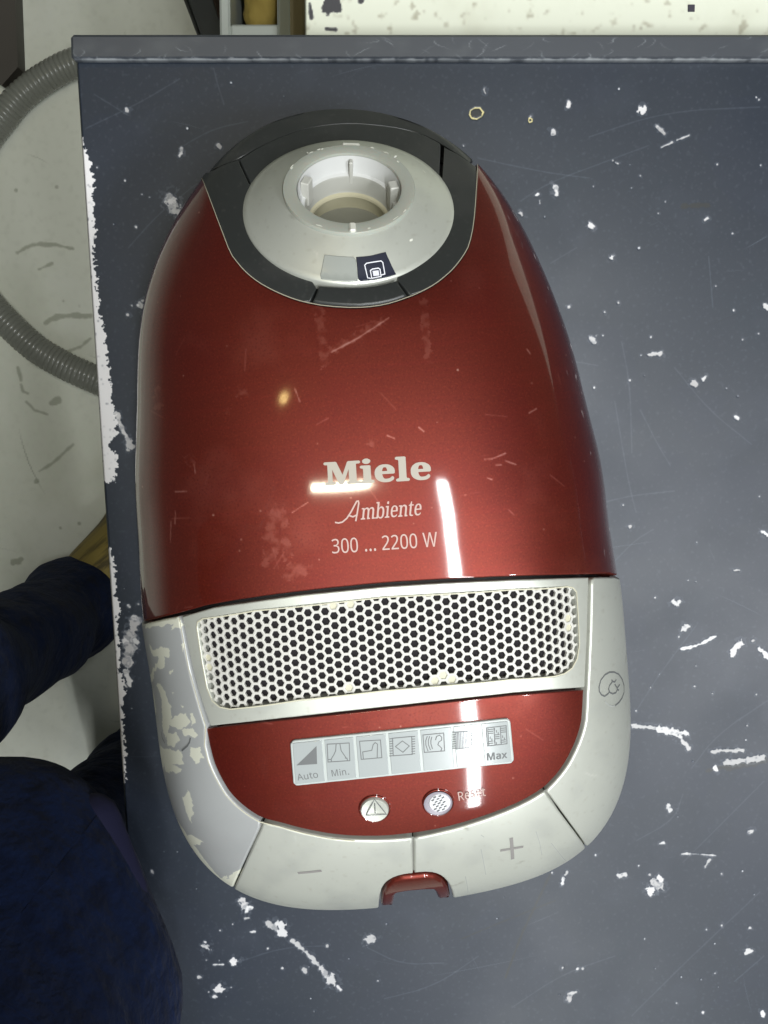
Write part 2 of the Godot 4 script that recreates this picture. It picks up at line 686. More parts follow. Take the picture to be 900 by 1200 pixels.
func make_materials() -> void:
	# red lacquer: fine brushed lines, dust, wiped smears, scratches
	var size := 1024
	var red := Image.create(size, size, false, Image.FORMAT_RGBA8)
	red.fill(lin(0.138, 0.0155, 0.0072))
	blend(red, cloud(noise(0.35, 3, 2), 24, 512, size, lin(0.175, 0.0175, 0.011), 0.45, 0.8, 0.3))
	blend(red, cloud(noise(0.03, 5, 5), 256, 256, size, lin(0.125, 0.0105, 0.007), 0.5, 0.9, 0.4))
	blend(red, cloud(noise(0.02, 8, 5), 256, 256, size, lin(0.30, 0.10, 0.085), 0.62, 0.95, 0.28))
	blend(red, cloud(noise(0.4, 6, 2), 1024, 1024, size, lin(0.22, 0.030, 0.014), 0.5, 0.95, 0.6))
	blend(red, cloud(noise(0.38, 7, 2), 1024, 1024, size, lin(0.09, 0.007, 0.005), 0.55, 0.95, 0.6))
	var f := noise(0.08, 2, 3)
	var per := size / PLAN
	for l in hood_smudges():
		blot(red, to_texels(l, per), lin(0.34, 0.13, 0.11), f, 4.0, 0.34, 2.0)
	for l in hood_scratches():
		ragged(red, to_texels(l, per), 1.1, lin(0.62, 0.36, 0.33), f, 0.9, 0.55)
	for i in 260:
		var p := Vector2(rng.randf_range(120, 900), rng.randf_range(60, 960))
		if rng.randf() < 0.35:
			var q := p + Vector2.from_angle(rng.randf() * TAU) * rng.randf_range(4, 22)
			ragged(red, PackedVector2Array([p, q]), 1.0, lin(0.5, 0.2, 0.18), f, 0.6, rng.randf_range(0.1, 0.4))
		else:
			ragged(red, PackedVector2Array([p]), rng.randf_range(0.8, 1.9), lin(0.6, 0.42, 0.36), f, 0.3, rng.randf_range(0.25, 0.75))
	var lac := flat(Color(1, 1, 1), 0.48, 0.66)
	lac.albedo_texture = tex(red)
	lac.clearcoat_enabled = true
	lac.clearcoat = 1.0
	lac.clearcoat_roughness = 0.06
	mats.red = plan_uv(lac)
	# silver paint, and the same paint rubbed through to cream plastic
	var silver := Image.create(512, 512, false, Image.FORMAT_RGBA8)
	silver.fill(lin(0.53, 0.54, 0.485))
	blend(silver, cloud(noise(0.05, 15, 5), 256, 256, 512, lin(0.42, 0.43, 0.39), 0.5, 0.9, 0.5))
	blend(silver, cloud(noise(0.22, 16, 3), 512, 512, 512, lin(0.40, 0.39, 0.33), 0.72, 0.92, 0.45))
	for i in 90:
		var p := Vector2(rng.randf() * 512, rng.randf() * 512)
		var q := p + Vector2.from_angle(rng.randf() * TAU) * rng.randf_range(2, 14)
		scratch(silver, [p, (p + q) * 0.5 + Vector2(rng.randf_range(-1, 1), 0), q], lin(0.20, 0.19, 0.15) if rng.randf() < 0.6 else lin(0.66, 0.66, 0.6), rng.randf_range(0.15, 0.6))
	var sil := flat(Color(1, 1, 1), 0.43, 0.45)
	sil.albedo_texture = tex(silver)
	mats.silver = plan_uv(sil)
	var dm := flat(Color(1, 1, 1), 0.42, 0.5)
	dm.albedo_texture = sil.albedo_texture
	mats.disc = plan_uv(dm)
	var worn := Image.create(1536, 1536, false, Image.FORMAT_RGBA8)
	worn.fill(lin(0.40, 0.408, 0.402))
	blend(worn, cloud(noise(0.02, 21, 5), 256, 256, 1536, lin(0.34, 0.346, 0.342), 0.5, 0.9, 0.6))
	for l in worn_patches():
		blot(worn, to_texels(l, 1536 / PLAN), lin(0.70, 0.70, 0.58), noise(0.03, 4, 3), 3.5)
	var wo := flat(Color(1, 1, 1), 0.42, 0.25)
	wo.albedo_texture = tex(worn)
	mats.worn = plan_uv(wo)
	var black := Image.create(512, 512, false, Image.FORMAT_RGBA8)
	black.fill(lin(0.024, 0.026, 0.025))
	blend(black, cloud(noise(0.03, 31, 5), 256, 256, 512, lin(0.05, 0.05, 0.047), 0.5, 0.95, 0.5))
	blend(black, cloud(noise(0.3, 33, 2), 512, 512, 512, lin(0.07, 0.07, 0.065), 0.7, 0.9, 0.4))
	var bl := flat(Color(1, 1, 1), 0.42)
	bl.albedo_texture = tex(black)
	mats.black = plan_uv(bl)
	mats.dark = flat(Color(0.012, 0.012, 0.013), 0.6)
	mats.rubber = flat(Color(0.02, 0.02, 0.02), 0.7)
	mats.white_print = flat(Color(0.36, 0.325, 0.27), 0.5)
	mats.pink_print = flat(Color(0.44, 0.31, 0.27), 0.5)
	mats.grey_print = flat(Color(0.115, 0.12, 0.12), 0.6)
	mats.seam = flat(Color(0.15, 0.15, 0.135), 0.6)
	mats.pedal_print = flat(Color(0.20, 0.19, 0.18), 0.6)
	mats.trim = flat(Color(0.36, 0.33, 0.25), 0.5)
	mats.faint_print = flat(Color(0.32, 0.33, 0.31), 0.6)
	mats.cream = flat(Color(0.50, 0.48, 0.36), 0.55)
	mats.mesh_white = flat(Color(0.50, 0.49, 0.45), 0.5)


func to_texels(l: Array, per: float) -> PackedVector2Array:
	var o := PackedVector2Array()
	for p in tenths(l):
		o.append((p + Vector2.ONE * PLAN * 0.5) * per)
	return o


# ------------------------------------------------------------------ the vacuum cleaner
func circle_on_dome(at: Vector3, basis: Basis, r: float) -> PackedVector2Array:
	# the outline, on the dome's sheet, of a round opening through it
	var o := PackedVector2Array()
	for k in 64:
		var a := TAU * k / 64
		var p := at + basis * Vector3(cos(a) * r, 0, sin(a) * r)
		o.append(sheet(p))
	return o


func sheet(p: Vector3) -> Vector2:
	var th := atan2(p.z, p.x)
	var big := egg(th)
	var r := minf(1.0, Vector2(p.x, p.z).length() / big)
	var i := clampi(prof_r.bsearch(r), 1, 400)
	var f := (r - prof_r[i - 1]) / (prof_r[i] - prof_r[i - 1])
	return Vector2(cos(th), sin(th)) * big * lerpf(prof_s[i - 1], prof_s[i], f)


func build_cleaner() -> void:
	cleaner = thing("vacuum_cleaner", "dark red canister vacuum cleaner with silver pedal frame standing on the blue-grey bench", "vacuum cleaner", CLEANER_AT, CLEANER_TURN)
	build_lower_body()
	var hood := put("hood", panel(outline_hood(), 0.0, 0.0010, 0.012, 0.0048), mats.red, cleaner)
	var lines := text_lines()
	var serif := font("Droid Serif", 700)
	put("lettering", lettering("Miele", tenths(lines[0]), 0.0118, serif, 0.00015, 0.0, 0.0, 0.00042), mats.white_print, hood)
	var amb := strokes(swash_line(), 0.00075, 0.0002)
	put("lettering", amb, mats.pink_print, hood)
	put("lettering", lettering("mbiente", tenths(lines[1]), 0.0082, font("Droid Serif", 400), 0.0002, 0.22, 0.235, 0.00008), mats.pink_print, hood)
	put("lettering", lettering("300 ... 2200 W", tenths(lines[2]), 0.0074, font("Droid Sans", 400), 0.0002), mats.pink_print, hood)

	put("edge_trim", strokes(trim_hood(), 0.00045, 0.0003), mats.trim, hood)
	# black front: rim, collar lobes, latch
	put("front_rim", panel(outline_front_rim(), -0.0006, 0.0008, 0.012), mats.black, cleaner)
	var bore := circle_on_dome(FACET, facet_basis, 0.0405)
	for o in [outline_collar_left(), outline_collar_right(), outline_collar_top()]:
		put("front_collar", panel(o, 0.0004, 0.0007, 0.008), mats.black, cleaner)
	put("release_latch", panel(outline_latch(), 0.0014, 0.0016, 0.009, 0.003), mats.black, cleaner)
	build_socket()

	# silver frame round the exhaust grille, the grille, and the frame with its pedals
	var opening := outline_vent_opening()
	put("vent_frame", panel(outline_vent_frame(), 0.0, 0.0009, 0.009, 0.0045, [opening]), mats.silver, cleaner)
	build_grille(opening)
	var panel_o := outline_control_panel()
	var red_panel := put("control_panel", panel(panel_o, -0.0005, 0.0007, 0.010, 0.0045), mats.red, cleaner)
	put("lettering", lettering("Reset", tenths(lines[6]), 0.0058, font("Droid Sans", 400), 0.00015), mats.pink_print, red_panel)
	var left := put("side_frame", panel(outline_frame_left(), 0.0010, 0.0014, 0.016, 0.0045), mats.worn, cleaner)
	left.set_meta("label", "left side frame with silver paint rubbed through to cream")
	put("edge_trim", strokes(trim_frame(), 0.0007, 0.0010), mats.cream, left)
	put("symbol", strokes(icon_worn(), 0.0009, 0.0012), mats.grey_print, left)
	var right := put("side_frame", panel(outline_frame_right(), 0.0010, 0.0014, 0.016, 0.0045), mats.silver, cleaner)
	put("symbol", strokes(icon_plug(), 0.0008, 0.0012), mats.grey_print, right)
	put("symbol", strokes(icon_plug_faint(), 0.0006, 0.0012), mats.faint_print, right)
	var minus := put("foot_pedal", panel(outline_pedal_left(), 0.0010, 0.0014, 0.016, 0.0045), mats.silver, cleaner)
	right.set_meta("label", "right side frame, silver with a plug symbol")
	minus.set_meta("label", "left foot pedal with minus sign")
	put("symbol", strokes(icon_minus(), 0.0020, 0.0012), mats.pedal_print, minus)
	var plus := put("foot_pedal", panel(outline_pedal_right(), 0.0010, 0.0014, 0.016, 0.0045), mats.silver, cleaner)
	plus.set_meta("label", "right foot pedal with plus sign and dark scuffs")
	put("symbol", strokes(icon_plus(), 0.0020, 0.0012), mats.pedal_print, plus)
	put("scuff_mark", strokes(pedal_scuffs(), 0.0004, 0.0012), mats.faint_print, plus)
	var seams := seam_lines()
	for l in seams:
		put("seam_strip", strokes([l], 0.0016, -0.0004), mats.seam, cleaner)
	put("carry_handle", panel(outline_handle(), 0.0012, 0.0024, 0.010, 0.003), mats.red, cleaner)
	build_display()
	build_buttons()


func build_lower_body() -> void:
	var lower := Solid.new()
	var rows := [[0.955, 0.098], [0.955, 0.060], [0.945, 0.045], [0.90, 0.030], [0.84, 0.024], [0.02, 0.024]]
	var seg := 120
	for i in rows.size() - 1:
		var base := lower.v.size()
		for k in seg + 1:
			var th := TAU * k / seg
			var d := Vector3(cos(th), 0, sin(th))
			var d_r: float = (rows[i + 1][0] - rows[i][0]) * egg(th)
			var d_y: float = rows[i + 1][1] - rows[i][1]
			var nm := (d * -d_y + Vector3.UP * d_r).normalized()
			for e in 2:
				var front := 1.0 if sin(th) > -0.4 else lerpf(1.0, 0.62, clampf((-0.4 - sin(th)) / 0.4, 0, 1))
				var y: float = rows[i + e][1]
				lower.add(d * egg(th) * rows[i + e][0] + Vector3.UP * (y if y < 0.09 else y * front), nm)
		for k in seg:
			lower.quad(base + 2 * k, base + 2 * k + 1, base + 2 * k + 3, base + 2 * k + 2)
	put("lower_body", lower, flat(Color(0.03, 0.03, 0.032), 0.5), cleaner)
	# the dark inner casing that shows through the joints
	var rim := PackedVector2Array()
	for k in 150:
		var th := TAU * k / 150
		rim.append(Vector2(cos(th), sin(th)) * egg(th) * 1.12)
	put("inner_casing", panel(rim, -0.0075, 0.001, 0.004, 0.008, [circle_on_dome(FACET, facet_basis, 0.039)]), mats.dark, cleaner)
	for w in [Vector3(-0.085, 0.03, 0.12), Vector3(0.085, 0.03, 0.12), Vector3(0.0, 0.02, -0.13)]:
		var r: float = w.y
		var tyre := Solid.new()
		tyre.lathe([Vector2(0.004, 0.012), Vector2(r - 0.004, 0.012), Vector2(r, 0.009), Vector2(r, -0.009), Vector2(r - 0.004, -0.012), Vector2(0.004, -0.012)], 32, Transform3D(Basis(Vector3(0, 0, 1), PI / 2), w))
		put("wheel", tyre, mats.rubber, cleaner)


func build_socket() -> void:
	var t := Transform3D(facet_basis, FACET)
	var d := Solid.new()
	d.lathe([Vector2(0.0576, -0.006), Vector2(0.0576, -0.0006), Vector2(0.0572, 0.0003), Vector2(0.0545, 0.0015), Vector2(0.051, 0.0036), Vector2(0.046, 0.0063), Vector2(0.040, 0.0094), Vector2(0.0340, 0.0123)], 128, t)
	for i in d.v.size():
		d.uv[i] = Vector2(d.v[i].x, d.v[i].z)
	var plate := put("socket_disc", d, mats.disc, cleaner)
	var ring := Solid.new()
	ring.lathe([Vector2(0.0353, 0.0090), Vector2(0.0353, 0.0136), Vector2(0.0350, 0.0141), Vector2(0.0300, 0.0148), Vector2(0.0280, 0.0142), Vector2(0.0273, 0.0110)], 96, t)
	var ringmat := flat(Color(0.33, 0.34, 0.295), 0.36)
	ringmat.subsurf_scatter_enabled = true
	ringmat.subsurf_scatter_strength = 0.15
	var sock := put("hose_socket", ring, ringmat, cleaner)
	var wall := Solid.new()
	wall.lathe([Vector2(0.0274, 0.0130), Vector2(0.0268, 0.0060), Vector2(0.0258, 0.0028), Vector2(0.0240, 0.0020)], 96, t)
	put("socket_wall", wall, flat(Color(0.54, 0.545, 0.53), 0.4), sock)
	var tubed := Solid.new()
	tubed.lathe([Vector2(0.0240, 0.0021), Vector2(0.0234, 0.0012), Vector2(0.0232, -0.0070), Vector2(0.0224, -0.0082)], 96, t)
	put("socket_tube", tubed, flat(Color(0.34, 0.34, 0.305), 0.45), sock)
	var seal := Solid.new()
	seal.lathe([Vector2(0.0226, -0.0080), Vector2(0.0210, -0.0086), Vector2(0.0206, -0.0098), Vector2(0.0214, -0.0112), Vector2(0.0216, -0.0185)], 96, t)
	put("socket_seal", seal, flat(Color(0.46, 0.43, 0.30), 0.5), sock)
	var base := Solid.new()
	base.lathe([Vector2(0.0218, -0.0180), Vector2(0.0150, -0.0190), Vector2(0.0005, -0.0192)], 64, t)
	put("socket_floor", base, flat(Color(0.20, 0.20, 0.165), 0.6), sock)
	for k in [[-90.0, 0.0022, 0.0145, 0.0036], [-162.0, 0.0065, 0.0150, 0.0048], [-16.0, 0.0065, 0.0150, 0.0048]]:
		var fin := Solid.new()
		fin.box(Vector3(0, 0, 0), Vector3(k[3], k[2], k[1]), 0.0005)
		var a := deg_to_rad(k[0])
		var fb := Basis(Vector3.UP, -a)
		var ft := t * Transform3D(fb, Vector3(cos(a), 0, sin(a)) * (0.0262 - k[3] * 0.35) + Vector3.UP * 0.0042)
		for i in fin.v.size():
			fin.v[i] = ft * fin.v[i]
			fin.n[i] = ft.basis * fin.n[i]
		put("socket_rib", fin, flat(Color(0.44, 0.44, 0.40), 0.45), sock)
		if k[1] > 0.005:
			for s in [-1.0]:
				var slot := Solid.new()
				slot.box(Vector3(0.0012, -0.002, 0.0062 * (1.0 if k[0] < -100 else -1.0)), Vector3(0.0014, 0.0060, 0.0038), 0.0004)
				for i in slot.v.size():
					slot.v[i] = ft * slot.v[i]
					slot.n[i] = ft.basis * slot.n[i]
				put("socket_slot", slot, mats.dark, sock)
	for k in [[-91.0, 0.0368, 0.0098, 0.0030, 0.0122], [84.0, 0.0318, 0.0034, 0.0062, 0.0146]]:
		var tab := Solid.new()
		tab.box(Vector3.ZERO, Vector3(k[3], 0.0024, k[2]), 0.0007)
		var a := deg_to_rad(k[0])
		var ft := t * Transform3D(Basis(Vector3.UP, -a), Vector3(cos(a), 0, sin(a)) * k[1] + Vector3.UP * k[4])
		for i in tab.v.size():
			tab.v[i] = ft * tab.v[i]
			tab.n[i] = ft.basis * tab.n[i]
		put("socket_tab", tab, flat(Color(0.60, 0.60, 0.53), 0.4), sock)
	for a in [-128.0, -52.0]:
		var mark := Solid.new()
		mark.box(Vector3.ZERO, Vector3(0.0055, 0.0006, 0.0007), 0.0001)
		var r := deg_to_rad(a)
		var ft := t * Transform3D(Basis(Vector3.UP, -r), Vector3(cos(r), 0, sin(r)) * 0.0372 + Vector3.UP * 0.0109)
		for i in mark.v.size():
			mark.v[i] = ft * mark.v[i]
			mark.n[i] = ft.basis * mark.n[i]
		put("socket_notch", mark, flat(Color(0.7, 0.71, 0.64), 0.5), sock)
	# worn flecks of paint on the rim and the disc
	var fleck := Solid.new()
	for i in 16:
		var a := rng.randf() * TAU
		var r := 0.0335 + rng.randf() * 0.0012
		if i > 12:
			r = rng.randf_range(0.038, 0.05)
		var l := rng.randf_range(0.0007, 0.0024)
		var c := Vector2(cos(a), sin(a))
		var s := Vector2(-c.y, c.x)
		var h := 0.0147 if i <= 12 else disc_h(r) + 0.0001
		var pts := []
		for j in 7:
			var b := TAU * j / 7
			var w := c * (r + sin(b) * 0.0005 * rng.randf_range(0.6, 1.4)) + s * cos(b) * l * rng.randf_range(0.7, 1.2)
			pts.append(t * Vector3(w.x, h if i <= 12 else disc_h(w.length()) + 0.00012, w.y))
		pts.reverse()
		fleck.face(pts)
	put("paint_fleck", fleck, flat(Color(0.62, 0.63, 0.55), 0.5), plate).set_meta("kind", "stuff")

	var clear := flat(Color(0.27, 0.285, 0.26), 0.2)
	clear.clearcoat_enabled = true
	put("indicator_window", panel(outline_window_clear(), 0.0005, 0.0005, 0.004, 0.003, [], disc, disc_n), clear, cleaner)
	var navy := put("filter_label", panel(outline_window_navy(), 0.0005, 0.0005, 0.004, 0.003, [], disc, disc_n), flat(Color(0.022, 0.024, 0.038), 0.3), cleaner)
	var ic := strokes(icon_filter(), 0.0005, 0.0006, disc, disc_n)
	put("symbol", ic, flat(Color(0.7, 0.7, 0.74), 0.5), navy)
	put("symbol", strokes(icon_filter_dot(), 0.0024, 0.00065, disc, disc_n), flat(Color(0.6, 0.6, 0.66), 0.5), navy)


func disc_h(r: float) -> float:
	return (facet_basis.inverse() * (disc(Vector2(r, 0)) - FACET)).y


func build_grille(opening: PackedVector2Array) -> void:
	var ax := tenths(grille_axes()[0])
	var pitch := 0.00505
	var dy := (ax[1] - ax[0]).normalized()
	var dx := Vector2(dy.y, -dy.x)
	var spots := tenths(grille_plug_spots()[0])
	var b := Solid.new()
	var plugs := []
	var big := Geometry2D.offset_polygon(opening, 0.0016)[0]
	var off := -0.0016
	var deep := 0.0014
	var cell := pitch / sqrt(3.0)   # corner radius of a cell
	for i in range(-30, 31):
		for j in range(-12, 13):
			var c := ax[0] + dx * i * pitch * 0.866 + dy * (j + (0.5 if i % 2 != 0 else 0.0)) * pitch
			if not Geometry2D.is_point_in_polygon(c, big):
				continue
			var hole := cell * rng.randf_range(0.70, 0.75)
			var o := []
			var inr := []
			var low := []
			for k in 6:
				var a := TAU * k / 6.0
				var u := dx * cos(a) + dy * sin(a)
				var n := dome_n(c + u * cell)
				o.append(b.add(dome(c + u * cell) + n * off, n))
				var p := dome(c + u * hole)
				inr.append(b.add(p + n * off, (n + (dome(c) - p).normalized() * 0.35).normalized()))
				low.append(p + n * (off - deep))
			for k in 6:
				var m := (k + 1) % 6
				b.quad(o[k], o[m], inr[m], inr[k])
				var nm: Vector3 = (dome(c) - dome(c + dx * cos(TAU * (k + 0.5) / 6.0) * hole - -dy * sin(TAU * (k + 0.5) / 6.0) * hole)).normalized()
				b.quad(b.add(b.v[inr[k]], nm), b.add(b.v[inr[m]], nm), b.add(low[m], nm), b.add(low[k], nm))
			for s in spots:
				if s.distance_to(c) < pitch * 0.5:
					var one := Solid.new()
					plugs.append(one)
					var k0 := []
					for k in 6:
						var a := TAU * k / 6.0
						var w := c + (dx * cos(a) + dy * sin(a)) * hole * 1.02
						k0.append(one.add(dome(w) + dome_n(w) * (off - 0.0006), dome_n(w)))
					for k in range(1, 5):
						one.tri(k0[0], k0[k], k0[k + 1])
					break
	var g := put("exhaust_grille", b, mats.mesh_white, cleaner)
	for p in plugs:
		put("grille_plug", p, mats.cream, g)
	put("edge_trim", strokes(trim_opening(), 0.0006, 0.0004), mats.cream, g)
	# the shallow well under the grille
	put("grille_well", panel(Geometry2D.offset_polygon(opening, 0.003)[0], -0.0065, 0.0005, 0.001, 0.006), flat(Color(0.016, 0.013, 0.016), 0.8), g)


func build_display() -> void:
	var strip := put("display_strip", panel(outline_display(), 0.0010, 0.0008, 0.003, 0.004), flat(Color(0.42, 0.45, 0.43), 0.25), cleaner)
	var m := flat(Color(0.33, 0.355, 0.35), 0.2)
	m.clearcoat_enabled = true
	m.clearcoat_roughness = 0.08
	for o in [outline_field_a(), outline_field_b(), outline_field_c(), outline_field_d(), outline_field_e(), outline_field_f(), outline_field_g()]:
		put("indicator_field", panel(o, 0.0014, 0.0003, 0.001, 0.004), m, strip)
	put("symbol", strokes(icon_triangle(), 0.0, 0.0015, dome, dome_n, true), mats.grey_print, strip)
	for l in [icon_curtain(), icon_chair(), icon_rug(), icon_ear(), icon_carpet(), icon_parquet()]:
		put("symbol", strokes(l, 0.00045, 0.0015), mats.grey_print, strip)
	var lines := text_lines()
	var sans := font("Droid Sans", 400)
	put("lettering", lettering("Auto", tenths(lines[3]), 0.0038, sans, 0.0015), mats.grey_print, strip)
	put("lettering", lettering("Min.", tenths(lines[4]), 0.0039, sans, 0.0015), mats.grey_print, strip)
	put("lettering", lettering("Max", tenths(lines[5]), 0.0040, sans, 0.0015, 0.0, 0.0, 0.00014), mats.grey_print, strip)


func build_buttons() -> void:
	var c := button_centres()
	for k in 2:
		var p := tenths(c[k])
		var r := dome(p[0]).distance_to(dome(p[1]))
		var t := on_dome(p[0])
		var well := Solid.new()
		well.lathe([Vector2(r * 1.10, -0.0010), Vector2(r * 1.09, 0.0001), Vector2(r * 1.04, 0.0003), Vector2(r * 0.99, 0.0001), Vector2(r * 0.98, -0.0030)], 64, t)
		var b := put("warning_button" if k == 0 else "reset_button", well, mats.red if k == 1 else mats.red, cleaner)
		if k == 0:
			var cap := Solid.new()
			cap.lathe([Vector2(r * 0.97, -0.003), Vector2(r * 0.97, 0.0006), Vector2(r * 0.90, 0.0014), Vector2(r * 0.78, 0.0013), Vector2(r * 0.5, 0.0009), Vector2(0.0002, 0.0007)], 64, t)
			put("button_cap", cap, mats.silver, b)
			put("symbol", strokes(icon_warning(), 0.0005, 0.0017), mats.grey_print, b)
		else:
			var cup := Solid.new()
			cup.lathe([Vector2(r * 0.985, 0.0006), Vector2(r * 0.96, 0.0002), Vector2(r * 0.80, -0.0002), Vector2(0.0002, -0.0003)], 64, t)
			put("button_ring", cup, flat(Color(0.24, 0.22, 0.25), 0.35), b)
			var q := tenths(c[2])
			var cap := Solid.new()
			var rr := dome(q[0]).distance_to(dome(q[1]))
			cap.lathe([Vector2(rr, -0.0025), Vector2(rr, -0.0004), Vector2(rr * 0.92, 0.0004), Vector2(rr * 0.6, 0.0006), Vector2(0.0002, 0.0006)], 64, on_dome(q[0]))
			put("button_cap", cap, flat(Color(0.62, 0.62, 0.64), 0.4), b)
			put("symbol", strokes(icon_mesh(), 0.00085, 0.0009), mats.grey_print, b)


func on_dome(w: Vector2) -> Transform3D:
	var n := dome_n(w)
	var x := Vector3.RIGHT
	x = (x - n * x.dot(n)).normalized()
	return Transform3D(Basis(x, n, x.cross(n)), dome(w) + n * 0.0001)


# ------------------------------------------------------------------ bench
const SKIN := 1.02   # the painted top's texture covers a square of this side


func bench_line(a: Array, per: float) -> PackedVector2Array:
	var o := PackedVector2Array()
	for i in range(1, a.size(), 2):
		o.append(Vector2(a[i], a[i + 1]) * 1e-4 * per)
	return o


func build_bench() -> void:
	var size := 2048
	var per := size / SKIN
	var paint := Image.create(size, size, false, Image.FORMAT_RGBA8)
	paint.fill(lin(0.0140, 0.0195, 0.0315))
	blend(paint, cloud(noise(0.012, 41, 5), 512, 512, size, lin(0.014, 0.019, 0.030), 0.45, 0.9, 0.7))
	blend(paint, cloud(noise(0.03, 43, 5), 512, 512, size, lin(0.028, 0.035, 0.051), 0.6, 0.98, 0.35))
	blend(paint, cloud(noise(0.25, 47, 3), 1024, 1024, size, lin(0.06, 0.068, 0.085), 0.62, 0.95, 0.4))
	var relief := Image.create(size, size, false, Image.FORMAT_RGBA8)
	relief.fill(Color.WHITE)
	var f := noise(0.11, 9, 3)
	# long faint scratches, single and in fans
	for i in 120:
		var p := Vector2(rng.randf() * 1300.0, rng.randf() * 1400.0)
		var a := rng.randf_range(-0.5, 0.5) if rng.randf() < 0.6 else rng.randf() * TAU
		var l := rng.randf_range(20, 220) * (1.0 if rng.randf() < 0.3 else 0.4)
		var mid := p + Vector2.from_angle(a) * l * 0.5 + Vector2.from_angle(a + PI / 2) * l * rng.randf_range(-0.06, 0.06)
		scratch(paint, [p, mid, p + Vector2.from_angle(a) * l], lin(0.11, 0.125, 0.15) if rng.randf() < 0.8 else lin(0.012, 0.015, 0.02), rng.randf_range(0.06, 0.3))
	for l in bench_scratches():
		var s := bench_line(l, per)
		ragged(paint, s, maxf(1.6, l[0] * 1e-4 * per), lin(0.12, 0.135, 0.16), f, 0.5, 0.26)
	for l in bench_dark_marks():
		ragged(paint, bench_line(l, per), maxf(1.5, l[0] * 1e-4 * per), lin(0.022, 0.022, 0.018), f, 0.6, 0.7)
	# chips down to the white undercoat
	for l in bench_chips():
		ragged(paint, bench_line(l, per), l[0] * 1e-4 * per * 1.5 + 2.0, lin(0.09, 0.10, 0.12), f, 0.9, 0.35)
		ragged(paint, bench_line(l, per), maxf(1.5, l[0] * 1e-4 * per), lin(0.58, 0.57, 0.57) * (0.78 + 0.22 * rng.randf()), f, 0.9, 1.0, relief)
	for l in bench_worn_edge():
		blot(paint, bench_line(l, per), lin(0.66, 0.65, 0.65), noise(0.06, 19, 3), 6.0)
	blend(paint, cloud(noise(0.2, 49, 3), 1024, 1024, size, lin(0.03, 0.036, 0.05), 0.74, 0.88, 0.5))
	for l in bench_yellow_marks():
		ragged(paint, bench_line(l, per), maxf(1.7, l[0] * 1e-4 * per), lin(0.62, 0.54, 0.26), f, 0.6, 1.0, relief)
	for i in 150:
		var p := Vector2(rng.randf() * 1400.0, rng.randf() * 1500.0)
		ragged(paint, PackedVector2Array([p]), rng.randf_range(0.8, 2.2) * (1.0 if rng.randf() < 0.85 else 1.5), lin(0.72, 0.72, 0.74), f, 0.6, rng.randf_range(0.3, 1.0), relief)
	var m := flat(Color(1, 1, 1), 1.0)
	m.albedo_texture = tex(paint)
	m.heightmap_enabled = true
	m.heightmap_texture = tex(relief)
	m.heightmap_scale = 0.03
	m.roughness_texture = tex(grain(noise(0.02, 53, 5), 512, 512, 1024, 0.37, 0.47))
	m.uv1_scale = Vector3(1.0 / SKIN, 1.0 / SKIN, 1)
	m.uv1_offset = Vector3(-BENCH_CORNER.x / SKIN, -BENCH_CORNER.y / SKIN, 0)
	m.metallic_specular = 0.40
	var o := thing("workbench", "dark blue-grey painted workbench with white paint chips and a worn left edge", "workbench")
	var top := Solid.new()
	var a := Vector2(-0.1972, -0.3025)
	var e := a + Vector2(0.03856, 1.0) * 0.86
	top.prism(PackedVector2Array([a, Vector2(1.0, -0.3025), Vector2(1.0, e.y), e]), BENCH_Y - 0.03, BENCH_Y, 0.002)
	put("bench_top", top, m, o)
	# the raised strip along the back edge, its front edge rubbed bright
	var railpaint := Image.create(1024, 1024, false, Image.FORMAT_RGBA8)
	railpaint.fill(lin(0.036, 0.042, 0.050))
	blend(railpaint, cloud(noise(0.06, 61, 5), 256, 256, 1024, lin(0.065, 0.072, 0.078), 0.5, 0.9, 0.6))
	for i in 90:
		var p := Vector2(rng.randf() * 1024, rng.randf() * 24)
		scratch(railpaint, [p, p + Vector2(rng.randf_range(-8, 8), 4), p + Vector2(rng.randf_range(-14, 14), rng.randf_range(4, 14))], lin(0.24, 0.26, 0.27), rng.randf_range(0.1, 0.4))
	for i in 260:
		var x := rng.randf() * 700
		ragged(railpaint, PackedVector2Array([Vector2(x, 26.0), Vector2(x + rng.randf_range(1, 14), 26.3)]), rng.randf_range(1.0, 3.0), lin(0.24, 0.255, 0.265), f, 0.8, rng.randf_range(0.2, 0.7))
	var rm := flat(Color(1, 1, 1), 0.42)
	rm.albedo_texture = tex(railpaint)
	rm.uv1_scale = Vector3(1.0 / 0.9, 1.0 / 0.6, 1)
	rm.uv1_offset = Vector3(0.1972 / 0.9, 0.3035 / 0.6, 0)
	var rail := Solid.new()
	rail.box(Vector3(0.40, BENCH_Y + 0.0045, -0.2955), Vector3(1.195, 0.008, 0.0155), 0.0018)
	put("back_rail", rail, rm, o)
	var apron := Solid.new()
	apron.box(Vector3(0.42, BENCH_Y - 0.075, -0.27), Vector3(1.1, 0.088, 0.02))
	put("apron", apron, flat(Color(0.03, 0.035, 0.05), 0.5), o)
	var apron_b := Solid.new()
	apron_b.box(Vector3(0.42, BENCH_Y - 0.075, 0.52), Vector3(1.0, 0.088, 0.02))
	put("apron", apron_b, flat(Color(0.03, 0.035, 0.05), 0.5), o)
	for p in [Vector2(-0.13, -0.25), Vector2(0.94, -0.25), Vector2(-0.10, 0.50), Vector2(0.94, 0.50)]:
		var leg := Solid.new()
		leg.box(Vector3(p.x, (BENCH_Y - 0.031) / 2.0, p.y), Vector3(0.045, BENCH_Y - 0.031, 0.045), 0.003)
		put("leg", leg, flat(Color(0.05, 0.06, 0.08), 0.5), o)


